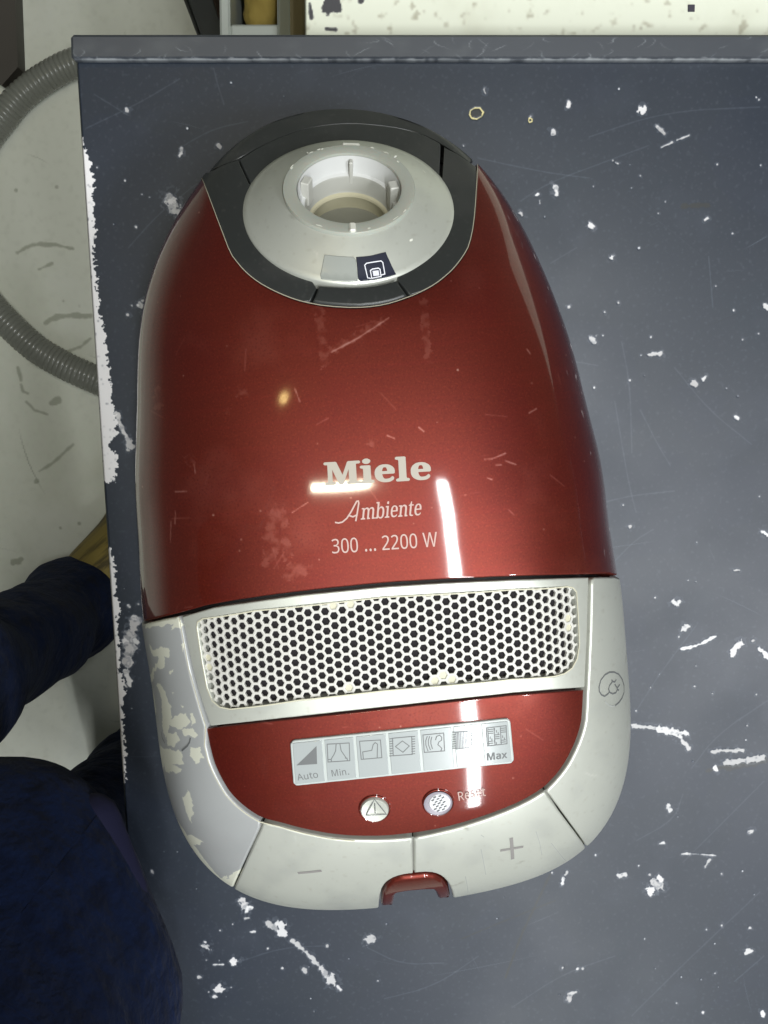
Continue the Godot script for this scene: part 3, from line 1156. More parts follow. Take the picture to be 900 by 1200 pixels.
func scratch(im: Image, p: Array, c: Color, a: float) -> void:
	var l: float = p[0].distance_to(p[2])
	var k := int(l * 1.3) + 2
	for i in k + 1:
		var t := float(i) / k
		var q: Vector2 = p[0].lerp(p[1], t).lerp(p[1].lerp(p[2], t), t)
		stamp(im, int(q.x), int(q.y), c, a * sin(PI * clampf(t, 0.05, 0.95)))


# ------------------------------------------------------------------ floor and what stands beyond the bench
func build_floor() -> void:
	var size := 1024
	var span := 1.6
	var im := Image.create(size, size, false, Image.FORMAT_RGBA8)
	im.fill(lin(0.68, 0.70, 0.60))
	blend(im, cloud(noise(0.012, 71, 5), 256, 256, size, lin(0.58, 0.60, 0.49), 0.45, 0.9, 0.6))
	blend(im, cloud(noise(0.2, 73, 3), 512, 512, size, lin(0.56, 0.57, 0.48), 0.55, 0.9, 0.4))
	blend(im, cloud(noise(0.03, 75, 5), 256, 256, size, lin(0.74, 0.75, 0.67), 0.55, 0.95, 0.5))
	var f := noise(0.09, 12, 3)
	for l in floor_scuffs():
		ragged(im, bench_line(l, size / span), maxf(1.5, l[0] * 1e-4 * size / span), lin(0.20, 0.21, 0.15), f, 0.9, 0.5)
	for i in 120:
		var p := Vector2(rng.randf() * size, rng.randf() * size)
		var a := rng.randf() * TAU
		var l := rng.randf_range(4, 60)
		scratch(im, [p, p + Vector2.from_angle(a + 0.2) * l * 0.5, p + Vector2.from_angle(a) * l], lin(0.24, 0.25, 0.19), rng.randf_range(0.1, 0.4))
	for i in 160:
		var p := Vector2(rng.randf() * size, rng.randf() * size)
		ragged(im, PackedVector2Array([p]), rng.randf_range(1.0, 3.0), lin(0.22, 0.22, 0.17), f, 0.7, rng.randf_range(0.1, 0.5))
	var m := flat(Color(1, 1, 1), 0.45)
	m.albedo_texture = tex(im)
	m.uv1_scale = Vector3(1.0 / span, 1.0 / span, 1)
	m.uv1_offset = Vector3(0.95 / span, 0.75 / span, 0)
	var b := Solid.new()
	b.prism(PackedVector2Array([Vector2(-6, -6), Vector2(6, -6), Vector2(6, 6), Vector2(-6, 6)]), -0.05, 0.0)
	var o := put("floor", b, m)
	o.set_meta("kind", "structure")
	tag(o, "pale green-grey workshop floor with dark scuff marks", "floor")


func build_background() -> void:
	# brown beam on the floor at the far left
	var beam := Solid.new()
	beam.prism(PackedVector2Array([Vector2(-0.465, -0.80), Vector2(-0.463, -0.490), Vector2(-0.484, -0.468), Vector2(-0.56, -0.52), Vector2(-0.56, -0.80)]), 0.0, 0.03)
	tag(put("floor_beam", beam, flat(Color(0.055, 0.048, 0.038), 0.6)), "dark brown flat beam lying on the floor beyond the hose", "beam")
	# cream bench behind ours
	var im := Image.create(1024, 1024, false, Image.FORMAT_RGBA8)
	im.fill(lin(0.66, 0.68, 0.56))
	blend(im, cloud(noise(0.03, 81, 5), 256, 256, 1024, lin(0.52, 0.53, 0.41), 0.5, 0.9, 0.6))
	blend(im, cloud(noise(0.12, 83, 4), 512, 512, 1024, lin(0.30, 0.28, 0.20), 0.70, 0.88, 0.6))
	var f := noise(0.06, 84, 4)
	for l in [[0.010, 0.016, -0.004, 0.017, 0.004], [0.007, 0.022, 0.000, 0.021, 0.007], [0.004, 0.036, -0.003, 0.037, 0.001], [0.002, 0.014, 0.019, 0.020, 0.0195], [0.002, 0.003, 0.003, 0.004, 0.012]]:
		var per := 1024 / 0.8
		ragged(im, PackedVector2Array([Vector2(l[1], 0.28 + l[2]) * per, Vector2(l[3], 0.28 + l[4]) * per]), l[0] * per, lin(0.035, 0.035, 0.04), f, 1.0)
	var cm := flat(Color(1, 1, 1), 0.5)
	cm.albedo_texture = tex(im)
	cm.uv1_scale = Vector3(1.0 / 0.8, 1.0 / 0.8, 1)
	cm.uv1_offset = Vector3(0.0525 / 0.8, (0.338 + 0.28) / 0.8, 0)
	var bench := thing("cream_workbench", "cream painted bench with flaking paint behind the dark bench", "workbench")
	var top := Solid.new()
	top.prism(PackedVector2Array([Vector2(-0.0525, -0.75), Vector2(0.9, -0.75), Vector2(0.9, -0.309), Vector2(-0.0525, -0.309)]), 0.69, 0.72, 0.002)
	put("bench_top", top, cm, bench)
	var side := Solid.new()
	side.box(Vector3(-0.0665, 0.565, -0.53), Vector3(0.011, 0.07, 0.44))
	put("side_board", side, flat(Color(0.23, 0.19, 0.10), 0.7), bench)
	for p in [Vector2(-0.03, -0.72), Vector2(0.86, -0.72), Vector2(-0.03, -0.34), Vector2(0.86, -0.34)]:
		var leg := Solid.new()
		leg.box(Vector3(p.x, 0.345, p.y), Vector3(0.04, 0.688, 0.04))
		put("leg", leg, flat(Color(0.6, 0.6, 0.5), 0.5), bench)
	var hole := Solid.new()
	hole.box(Vector3(0.203, 0.7203, -0.3315), Vector3(0.0045, 0.0012, 0.0045), 0.0002)
	put("bolt_head", hole, flat(Color(0.03, 0.025, 0.04), 0.6), bench)
	# pale grey open crate with an ochre cloth in it
	var crate := thing("open_crate", "pale grey open crate standing behind the bench beside the cream bench", "crate")
	var cmw := flat(Color(0.50, 0.54, 0.50), 0.5)
	for w in [[-0.1425, -0.47, 0.0095, 0.15], [-0.0895, -0.47, 0.0125, 0.15], [-0.116, -0.402, 0.0440, 0.012], [-0.116, -0.539, 0.0440, 0.012]]:
		var wall := Solid.new()
		wall.box(Vector3(w[0], 0.225, w[1]), Vector3(w[2], 0.45, w[3]), 0.002)
		put("crate_wall", wall, cmw, crate)
	var floor_b := Solid.new()
	floor_b.box(Vector3(-0.116, 0.34, -0.47), Vector3(0.0438, 0.01, 0.126))
	put("crate_floor", floor_b, flat(Color(0.10, 0.09, 0.08), 0.8), crate)
	var cloth := Solid.new()
	var bones := []
	for i in 14:
		var p := Vector3(-0.117 + rng.randf_range(-0.010, 0.012), 0.405 + rng.randf_range(-0.01, 0.012), -0.470 + rng.randf_range(-0.045, 0.040))
		bones.append([p, p + Vector3(rng.randf_range(-0.005, 0.005), rng.randf_range(-0.01, 0.01), rng.randf_range(-0.02, 0.02)), 0.013, 0.013])
	blob(cloth, bones, 0.006, 0.004, noise(40.0, 6, 3), 0.003)
	tag(put("ochre_cloth", cloth, flat(Color(0.30, 0.22, 0.05), 0.9)), "crumpled ochre cloth lying inside the pale grey crate", "cloth")
	# dark steel post left of the crate
	var post := thing("steel_post", "dark blue-black steel angle post between the floor and the crate", "post", Vector3(-0.199, 0, -0.475))
	post.rotation.z = -0.045
	var web := Solid.new()
	web.box(Vector3(0, 0.30, 0), Vector3(0.026, 0.6, 0.004))
	put("post_flange", web, flat(Color(0.030, 0.036, 0.046), 0.45), post)
	var edge := Solid.new()
	edge.box(Vector3(-0.0155, 0.30, -0.008), Vector3(0.004, 0.6, 0.02))
	put("post_web", edge, flat(Color(0.012, 0.013, 0.015), 0.5), post)
	var rust := Solid.new()
	rust.box(Vector3(0.020, 0.26, 0.006), Vector3(0.012, 0.52, 0.004))
	put("rusty_strip", rust, flat(Color(0.07, 0.035, 0.02), 0.9), post)


# ------------------------------------------------------------------ hose
func build_hose() -> void:
	var c := Curve3D.new()
	c.bake_interval = 0.0009
	var h := hose_path()
	for i in h.size():
		var t := (h[mini(i + 1, h.size() - 1)] - h[maxi(i - 1, 0)]) / 6.0
		c.add_point(Vector3(h[i].x, 0.0225, h[i].y), Vector3(-t.x, 0, -t.y), Vector3(t.x, 0, t.y))
	var b := Solid.new()
	b.tube(c.get_baked_points(), func(s): return 0.0176 + 0.0013 * pow(absf(sin(PI * s / 0.0062)), 0.7), 24, false)
	tag(put("vacuum_hose", b, flat(Color(0.20, 0.205, 0.175), 0.24)), "grey ribbed vacuum hose curving across the floor left of the bench", "hose")


# ------------------------------------------------------------------ rounded bodies (smooth union of tapered capsules, meshed as surface nets)
func blob(b: Solid, bones: Array, k: float, cell: float, wrinkle: FastNoiseLite = null, amp := 0.0) -> void:
	var lo := Vector3.ONE * 1e9
	var hi := -lo
	for q in bones:
		var r: float = maxf(q[2], q[3]) + k + amp + 2.0 * cell
		for p in [q[0], q[1]]:
			lo = lo.min(p - Vector3.ONE * r)
			hi = hi.max(p + Vector3.ONE * r)
	var s := Vector3i(((hi - lo) / cell).ceil()) + Vector3i.ONE
	var d := PackedFloat32Array()
	d.resize(s.x * s.y * s.z)
	d.fill(1.0)
	for q in bones:
		var pa: Vector3 = q[0]
		var ab: Vector3 = q[1] - pa
		var l2 := maxf(ab.length_squared(), 1e-9)
		var r: float = maxf(q[2], q[3]) + k + amp + 2.0 * cell
		var a := Vector3i(((pa.min(q[1]) - Vector3.ONE * r - lo) / cell).floor()).clamp(Vector3i.ZERO, s - Vector3i.ONE)
		var e := Vector3i(((pa.max(q[1]) + Vector3.ONE * r - lo) / cell).ceil()).clamp(Vector3i.ZERO, s - Vector3i.ONE)
		for z in range(a.z, e.z + 1):
			for y in range(a.y, e.y + 1):
				var at := (z * s.y + y) * s.x
				for x in range(a.x, e.x + 1):
					var p := lo + Vector3(x, y, z) * cell - pa
					var t := clampf(p.dot(ab) / l2, 0.0, 1.0)
					var v := (p - ab * t).length() - lerpf(q[2], q[3], t)
					var o := d[at + x]
					var h := clampf(0.5 + 0.5 * (o - v) / k, 0.0, 1.0)
					d[at + x] = lerpf(o, v, h) - k * h * (1.0 - h)
	if wrinkle:
		for z in s.z:
			for y in s.y:
				for x in s.x:
					var i := (z * s.y + y) * s.x + x
					if absf(d[i]) < amp * 2.0 + cell * 2.0:
						var p := lo + Vector3(x, y, z) * cell
						d[i] += amp * wrinkle.get_noise_3dv(p)
	var made := {}
	var step := [1, s.x, s.x * s.y]
	for z in s.z - 1:
		for y in s.y - 1:
			for x in s.x - 1:
				var i := (z * s.y + y) * s.x + x
				var n := 0
				var sum := Vector3.ZERO
				var neg := 0
				for c in 8:
					if d[i + (c & 1) * step[0] + ((c >> 1) & 1) * step[1] + (c >> 2) * step[2]] < 0.0:
						neg += 1
				if neg == 0 or neg == 8:
					continue
				for c in 8:
					for ax in 3:
						if c & (1 << ax):
							continue
						var u := d[i + (c & 1) * step[0] + ((c >> 1) & 1) * step[1] + (c >> 2) * step[2]]
						var g := c | (1 << ax)
						var w := d[i + (g & 1) * step[0] + ((g >> 1) & 1) * step[1] + (g >> 2) * step[2]]
						if (u < 0.0) != (w < 0.0):
							var p := Vector3(c & 1, (c >> 1) & 1, c >> 2)
							p[ax] += u / (u - w)
							sum += p
							n += 1
				var gx := d[i + 1] - d[i]
				var gy := d[i + s.x] - d[i]
				var gz := d[i + step[2]] - d[i]
				var pos := lo + (Vector3(x, y, z) + sum / n) * cell
				made[i] = b.add(pos, Vector3(gx, gy, gz).normalized(), Vector2(pos.x + pos.z, pos.y))
	for i in made:
		for ax in 3:
			var e: int = step[(ax + 1) % 3]
			var g: int = step[(ax + 2) % 3]
			if (d[i] < 0.0) != (d[i + step[ax]] < 0.0) and made.has(i - e) and made.has(i - g) and made.has(i - e - g):
				b.quad(made[i], made[i - e], made[i - e - g], made[i - g])


# ------------------------------------------------------------------ the person who holds the camera
func build_person() -> void:
	var o := thing("person", "person in dark navy work clothes and ochre shoes leaning over the bench corner", "person")
	var fw := Vector3(0.55, 0, -0.83).normalized()
	var rt := Vector3(-fw.z, 0, fw.x)
	var ankle_l := Vector3(-0.392, 0.09, 0.190)
	var ankle_r := Vector3(-0.315, 0.09, 0.40)
	var knee_l := Vector3(-0.395, 0.50, 0.185)
	var knee_r := Vector3(-0.31, 0.50, 0.37)
	var hip_l := Vector3(-0.40, 0.90, 0.23)
	var hip_r := Vector3(-0.272, 0.90, 0.285)
	var mid := (hip_l + hip_r) * 0.5
	var chest := mid + Vector3(0, 0.36, 0) + fw * 0.02
	var neck := mid + Vector3(0, 0.60, 0) + fw * 0.05
	var head := neck + Vector3(0, 0.13, 0) + fw * 0.05
	var sh_l := chest + Vector3(0, 0.15, 0) - rt * 0.185
	var sh_r := chest + Vector3(0, 0.15, 0) + rt * 0.185
	var el_l := sh_l + Vector3(0, -0.26, 0) + fw * 0.08 - rt * 0.04
	var el_r := sh_r + Vector3(0, -0.26, 0) + fw * 0.06 + rt * 0.04
	var wr_l := el_l + Vector3(0, 0.18, 0) + fw * 0.16 + rt * 0.05
	var wr_r := el_r + Vector3(0, 0.18, 0) + fw * 0.14 - rt * 0.06
	var skin := flat(Color(0.42, 0.25, 0.18), 0.55)
	var body := Solid.new()
	var bones := [[hip_l, hip_r, 0.09, 0.09], [mid, chest, 0.10, 0.12], [chest, neck, 0.10, 0.05], [neck, head, 0.05, 0.06], [sh_l, sh_r, 0.05, 0.05], [head + Vector3(0, 0.03, 0), head + fw * 0.01, 0.085, 0.08], [head + fw * 0.03 - Vector3(0, 0.07, 0), head + fw * 0.05 - Vector3(0, 0.05, 0), 0.05, 0.05]]
	bones.append([head + fw * 0.088, head + fw * 0.104 - Vector3(0, 0.03, 0), 0.009, 0.014])
	for s in [-1.0, 1.0]:
		bones.append([head + rt * s * 0.082, head + rt * s * 0.088 + Vector3(0, 0.03, 0), 0.014, 0.016])
	for leg in [[hip_l, knee_l, ankle_l], [hip_r, knee_r, ankle_r]]:
		bones.append([leg[0], leg[1], 0.070, 0.05])
		bones.append([leg[1], leg[2], 0.048, 0.036])
	for arm in [[sh_l, el_l, wr_l, 1.0], [sh_r, el_r, wr_r, -1.0]]:
		bones.append([arm[0], arm[1], 0.045, 0.036])
		bones.append([arm[1], arm[2], 0.036, 0.025])
		var up: Vector3 = (arm[2] - arm[1]).normalized()
		var ac: Vector3 = rt * arm[3]
		var palm: Vector3 = arm[2] + up * 0.075
		bones.append([arm[2] + ac * 0.012, palm + ac * 0.022, 0.018, 0.015])
		bones.append([arm[2] - ac * 0.012, palm - ac * 0.022, 0.018, 0.015])
		for k in 4:
			var root := palm + ac * (0.030 - 0.020 * k)
			var tip: Vector3 = root + up * [0.036, 0.042, 0.038, 0.028][k] + fw * 0.01
			bones.append([root, tip, 0.0095, 0.0085])
			bones.append([tip, tip + up * 0.016 + fw * 0.028, 0.0085, 0.0075])
		var th: Vector3 = arm[2] + up * 0.03 + ac * 0.032
		bones.append([th, th + up * 0.03 + ac * 0.022, 0.012, 0.0095])
		bones.append([th + up * 0.03 + ac * 0.022, th + up * 0.056 + ac * 0.022 + fw * 0.012, 0.0095, 0.008])
	blob(body, bones, 0.012, 0.009)
	put("body", body, skin, o)
	var wr := noise(6.5, 5, 2)
	wr.domain_warp_enabled = false
	var cloth := Image.create(512, 512, false, Image.FORMAT_RGBA8)
	cloth.fill(lin(0.0060, 0.0130, 0.046))
	blend(cloth, cloud(noise(0.03, 91, 5), 256, 256, 512, lin(0.003, 0.006, 0.019), 0.45, 0.9, 0.7))
	blend(cloth, cloud(noise(0.35, 93, 2), 512, 512, 512, lin(0.008, 0.014, 0.046), 0.55, 0.9, 0.6))
	var navy := flat(Color(1, 1, 1), 0.9)
	navy.albedo_texture = tex(cloth)
	navy.uv1_scale = Vector3(4, 4, 1)
	var weave := noise(0.02, 95, 5).get_image(512, 512, false, false, true)
	weave.bump_map_to_normal_map(5.0)
	navy.normal_enabled = true
	navy.normal_texture = tex(weave)
	navy.metallic_specular = 0.25
	navy.rim_enabled = true
	navy.rim = 0.06
	var pants := Solid.new()
	var tb := [[hip_l + Vector3(0, 0.03, 0), hip_r + Vector3(0, 0.03, 0), 0.10, 0.10]]
	for leg in [[hip_l, knee_l, ankle_l], [hip_r, knee_r, ankle_r]]:
		tb.append([leg[0], leg[1], 0.088, 0.064])
		tb.append([leg[1], leg[2] - Vector3(0, 0.0, 0), 0.064, 0.050])
		tb.append([leg[2] + Vector3(0, 0.02, 0), leg[2] - Vector3(0, 0.02, 0), 0.052, 0.053])
	blob(pants, tb, 0.03, 0.009, wr, 0.014)
	put("trousers", pants, navy, o)
	var coat := Solid.new()
	var jb := [[sh_l, sh_r, 0.072, 0.072], [mid + Vector3(0, 0.06, 0), chest, 0.125, 0.14], [hip_l + Vector3(0, 0.03, 0), hip_l + Vector3(0, 0.14, 0), 0.10, 0.10], [Vector3(-0.243, 0.880, 0.272), Vector3(-0.238, 1.02, 0.310), 0.120, 0.115], [Vector3(-0.33, 0.85, 0.225), Vector3(-0.235, 0.845, 0.228), 0.09, 0.088], [chest, sh_l, 0.12, 0.075], [chest, sh_r, 0.12, 0.075], [chest, neck - Vector3(0, 0.05, 0), 0.12, 0.075]]
	for arm in [[sh_l, el_l, wr_l], [sh_r, el_r, wr_r]]:
		jb.append([arm[0], arm[1], 0.072, 0.058])
		jb.append([arm[1], arm[2], 0.056, 0.042])
	blob(coat, jb, 0.03, 0.010, wr, 0.012)
	put("jacket", coat, navy, o)
	var hem := Solid.new()
	blob(hem, [[Vector3(-0.176, 0.835, 0.178), Vector3(-0.150, 0.855, 0.215), 0.016, 0.011]], 0.01, 0.006)
	put("shirt_hem", hem, flat(Color(0.006, 0.007, 0.036), 0.9), o)
	var hide := Image.create(256, 256, false, Image.FORMAT_RGBA8)
	hide.fill(lin(0.27, 0.20, 0.045))
	blend(hide, cloud(noise(0.03, 97, 5), 256, 256, 256, lin(0.06, 0.045, 0.015), 0.45, 0.85, 0.8))
	blend(hide, cloud(noise(0.3, 98, 3), 256, 256, 256, lin(0.30, 0.23, 0.08), 0.6, 0.9, 0.5))
	var ochre := flat(Color(1, 1, 1), 0.7)
	ochre.albedo_texture = tex(hide)
	ochre.uv1_scale = Vector3(7, 7, 1)
	for leg in [[ankle_l + Vector3(0.012, 0, -0.012), 1.0], [ankle_r, 1.0]]:
		var toe: Vector3 = leg[0] + fw * 0.17 + rt * 0.01
		toe.y = 0.045
		var heel: Vector3 = leg[0] - fw * 0.055
		heel.y = 0.045
		var shoe := Solid.new()
		blob(shoe, [[heel, leg[0] + Vector3(0, -0.03, 0), 0.040, 0.044], [leg[0] + Vector3(0, -0.02, 0) + fw * 0.03, toe - fw * 0.03, 0.048, 0.040], [toe - fw * 0.045 - rt * 0.01, toe, 0.042, 0.036], [heel, toe, 0.038, 0.034]], 0.02, 0.008)
		for i in shoe.v.size():
			shoe.v[i].y = maxf(shoe.v[i].y, 0.004)
		put("shoe", shoe, ochre, o)
	var hair := Solid.new()
	blob(hair, [[head + Vector3(0, 0.055, 0) - fw * 0.012, head + Vector3(0, 0.04, 0) - fw * 0.03, 0.085, 0.085], [head - fw * 0.05, head - fw * 0.045 - Vector3(0, 0.04, 0), 0.065, 0.055]], 0.02, 0.009)
	put("hair", hair, flat(Color(0.02, 0.014, 0.01), 0.7), o)
	for s in [-1.0, 1.0]:
		var eye := Solid.new()
		blob(eye, [[head + fw * 0.072 + rt * s * 0.031 + Vector3(0, 0.012, 0), head + fw * 0.0725 + rt * s * 0.031 + Vector3(0, 0.012, 0), 0.0125, 0.0125]], 0.004, 0.004)
		put("eye", eye, flat(Color(0.7, 0.68, 0.65), 0.25), o)
	var mouth := Solid.new()
	blob(mouth, [[head + fw * 0.093 - rt * 0.02 - Vector3(0, 0.065, 0), head + fw * 0.093 + rt * 0.02 - Vector3(0, 0.065, 0), 0.007, 0.007]], 0.004, 0.003)
	put("mouth", mouth, flat(Color(0.35, 0.14, 0.12), 0.5), o)


# ------------------------------------------------------------------ outlines and marks, in tenths of a millimetre


func outline_hood() -> PackedVector2Array:
	return tenths([-1229, -2842, -1210, -2801, -1192, -2759, -1173, -2718, -1155, -2677, -1136, -2636, -1118, -2595, -1099, -2554, -1081, -2513, -1063, -2472, -1044, -2431, -1026, -2390, -1007, -2349, -993, -2314, -978, -2278, -963, -2243, -949, -2207, -935, -2172, -921, -2137, -907, -2102, -889, -2056, -871, -2011, -856, -1971, -841, -1932, -827, -1895, -813, -1858, -800, -1825, -788, -1791, -777, -1763, -767, -1734, -757, -1708, -747, -1681, -739, -1658, -730, -1634, -714, -1590, -700, -1557, -686, -1526, -673, -1505, -659, -1484, -634, -1446, -609, -1413, -581, -1381, -551, -1351, -520, -1324, -488, -1300, -450, -1274, -427, -1261, -405, -1247, -364, -1225, -324, -1207, -299, -1198, -274, -1189, -244, -1180, -213, -1171, -180, -1164, -146, -1157, -109, -1152, -72, -1146, -41, -1143, -10, -1141, 15, -1141, 40, -1141, 64, -1143, 88, -1144, 132, -1150, 177, -1160, 200, -1166, 222, -1173, 264, -1186, 301, -1201, 336, -1217, 369, -1234, 404, -1256, 439, -1283, 469, -1308, 493, -1331, 519, -1360, 548, -1396, 575, -1434, 599, -1473, 611, -1502, 624, -1531, 637, -1569, 652, -1610, 659, -1633, 666, -1657, 673, -1682, 681, -1707, 689, -1736, 697, -1765, 705, -1796, 714, -1827, 720, -1853, 727, -1879, 735, -1906, 742, -1934, 751, -1964, 759, -1994, 769, -2032, 780, -2069, 792, -2112, 804, -2155, 814, -2189, 824, -2223, 834, -2257, 847, -2296, 860, -2336, 872, -2376, 885, -2415, 898, -2455, 910, -2495, 927, -2539, 943, -2583, 960, -2627, 976, -2671, 993, -2715, 1009, -2758, 1025, -2802, 1049, -2772, 1073, -2742, 1096, -2711, 1118, -2680, 1140, -2649, 1161, -2617, 1181, -2585, 1201, -2553, 1220, -2520, 1239, -2488, 1257, -2455, 1274, -2422, 1291, -2389, 1308, -2357, 1323, -2324, 1339, -2291, 1353, -2258, 1368, -2226, 1382, -2194, 1396, -2161, 1409, -2129, 1421, -2097, 1434, -2066, 1446, -2034, 1457, -2004, 1469, -1973, 1480, -1942, 1491, -1912, 1501, -1882, 1512, -1852, 1522, -1823, 1532, -1793, 1541, -1764, 1551, -1736, 1560, -1707, 1569, -1679, 1577, -1651, 1586, -1623, 1594, -1596, 1602, -1569, 1610, -1542, 1618, -1515, 1625, -1488, 1632, -1462, 1639, -1436, 1646, -1409, 1652, -1383, 1659, -1358, 1665, -1332, 1671, -1306, 1677, -1281, 1682, -1256, 1688, -1231, 1693, -1206, 1698, -1182, 1703, -1157, 1707, -1133, 1712, -1108, 1721, -1060, 1729, -1013, 1737, -966, 1745, -921, 1752, -875, 1760, -831, 1768, -787, 1776, -743, 1783, -700, 1791, -658, 1799, -616, 1807, -574, 1815, -532, 1823, -491, 1830, -449, 1837, -408, 1843, -366, 1849, -325, 1854, -283, 1859, -242, 1863, -200, 1866, -159, 1869, -117, 1871, -76, 1873, -34, 1875, 8, 1877, 50, 1878, 92, 1881, 134, 1883, 176, 1886, 219, 1889, 262, 1893, 305, 1897, 350, 1901, 394, 1906, 440, 1911, 486, 1916, 533, 1920, 580, 1925, 629, 1927, 653, 1929, 678, 1910, 675, 1868, 656, 1826, 636, 1783, 617, 1741, 597, 1698, 578, 1656, 558, 1613, 539, 1571, 519, 1528, 500, 1486, 480, 1443, 461, 1401, 441, 1358, 422, 1314, 407, 1270, 392, 1236, 382, 1201, 372, 1172, 364, 1143, 356, 1114, 349, 1086, 342, 1060, 336, 1034, 331, 987, 321, 943, 313, 905, 307, 869, 301, 835, 296, 801, 292, 768, 287, 736, 284, 704, 281, 674, 278, 643, 275, 613, 273, 583, 270, 553, 268, 524, 266, 495, 265, 466, 263, 438, 262, 409, 260, 380, 259, 348, 258, 316, 256, 284, 255, 252, 254, 220, 253, 190, 252, 160, 252, 130, 251, 100, 250, 70, 249, 39, 249, 9, 249, -21, 249, -52, 249, -82, 249, -113, 249, -143, 250, -174, 251, -205, 251, -236, 252, -266, 252, -297, 253, -328, 254, -359, 255, -390, 257, -421, 258, -452, 259, -483, 261, -514, 263, -546, 264, -577, 267, -609, 269, -641, 272, -673, 275, -705, 278, -738, 281, -771, 285, -805, 290, -838, 295, -873, 301, -909, 307, -945, 314, -982, 324, -1020, 335, -1060, 346, -1103, 359, -1149, 372, -1175, 380, -1201, 388, -1230, 397, -1259, 406, -1294, 418, -1328, 429, -1371, 445, -1415, 460, -1460, 477, -1505, 495, -1548, 513, -1590, 532, -1633, 551, -1676, 569, -1719, 588, -1762, 603, -1805, 617, -1849, 632, -1892, 647, -1935, 662, -1979, 677, -2022, 692, -2065, 706, -2066, 681, -2066, 656, -2066, 631, -2066, 605, -2066, 581, -2065, 556, -2065, 531, -2064, 506, -2062, 458, -2060, 409, -2058, 361, -2055, 314, -2052, 267, -2049, 220, -2046, 174, -2044, 128, -2042, 82, -2040, 37, -2038, -8, -2036, -54, -2035, -99, -2033, -144, -2032, -190, -2030, -235, -2028, -281, -2026, -327, -2024, -372, -2020, -419, -2017, -465, -2013, -511, -2008, -558, -2003, -605, -1997, -652, -1991, -699, -1985, -747, -1979, -795, -1976, -820, -1972, -844, -1969, -869, -1966, -894, -1963, -919, -1960, -944, -1957, -970, -1954, -995, -1951, -1021, -1948, -1047, -1945, -1074, -1942, -1101, -1939, -1128, -1936, -1155, -1933, -1183, -1930, -1210, -1927, -1239, -1924, -1267, -1921, -1296, -1918, -1325, -1914, -1355, -1911, -1384, -1907, -1414, -1903, -1444, -1899, -1475, -1895, -1505, -1890, -1536, -1885, -1568, -1880, -1599, -1874, -1630, -1868, -1662, -1862, -1694, -1855, -1726, -1848, -1758, -1840, -1790, -1832, -1822, -1823, -1854, -1814, -1886, -1804, -1918, -1794, -1951, -1783, -1983, -1772, -2015, -1760, -2047, -1748, -2079, -1735, -2111, -1722, -2143, -1708, -2174, -1694, -2206, -1678, -2237, -1663, -2269, -1647, -2300, -1630, -2331, -1613, -2362, -1595, -2393, -1577, -2424, -1559, -2454, -1539, -2485, -1520, -2515, -1499, -2545, -1479, -2575, -1458, -2605, -1436, -2635, -1414, -2664, -1391, -2694, -1368, -2723, -1345, -2752, -1320, -2780, -1296, -2809, -1271, -2836, -1245, -2864])

func outline_front_rim() -> PackedVector2Array:
	return tenths([-1179, -2893, -1157, -2855, -1136, -2817, -1114, -2779, -1093, -2742, -1071, -2704, -1049, -2666, -1028, -2628, -999, -2598, -971, -2568, -942, -2537, -913, -2507, -876, -2490, -839, -2473, -809, -2470, -778, -2466, -744, -2472, -712, -2482, -676, -2500, -641, -2521, -600, -2540, -560, -2562, -537, -2573, -514, -2583, -491, -2595, -468, -2608, -429, -2625, -390, -2646, -356, -2657, -323, -2671, -289, -2679, -256, -2690, -222, -2696, -188, -2703, -152, -2707, -115, -2714, -75, -2717, -35, -2723, 7, -2722, 49, -2724, 94, -2719, 138, -2717, 183, -2714, 228, -2714, 273, -2713, 318, -2715, 360, -2711, 402, -2710, 440, -2702, 479, -2696, 512, -2681, 545, -2669, 573, -2646, 602, -2625, 628, -2598, 656, -2574, 682, -2543, 708, -2515, 732, -2491, 756, -2469, 779, -2451, 801, -2434, 825, -2421, 843, -2462, 861, -2503, 878, -2544, 896, -2585, 913, -2626, 931, -2667, 948, -2708, 966, -2749, 983, -2791, 1001, -2832, 975, -2860, 949, -2889, 922, -2917, 895, -2944, 867, -2971, 839, -2997, 809, -3022, 780, -3048, 749, -3071, 719, -3095, 687, -3117, 655, -3139, 623, -3160, 590, -3181, 557, -3200, 523, -3219, 489, -3236, 455, -3253, 420, -3269, 384, -3284, 349, -3298, 313, -3312, 277, -3324, 240, -3336, 203, -3346, 166, -3356, 129, -3364, 92, -3371, 54, -3377, 17, -3383, -21, -3387, -59, -3391, -97, -3392, -135, -3394, -173, -3393, -211, -3393, -249, -3390, -286, -3387, -324, -3382, -362, -3377, -399, -3370, -436, -3362, -473, -3353, -510, -3343, -546, -3332, -582, -3320, -618, -3306, -654, -3292, -689, -3277, -723, -3261, -757, -3243, -792, -3226, -825, -3206, -858, -3187, -890, -3166, -922, -3145, -954, -3122, -985, -3100, -1015, -3076, -1045, -3052, -1074, -3027, -1104, -3002, -1132, -2976, -1160, -2950, -1187, -2924, -1214, -2897])

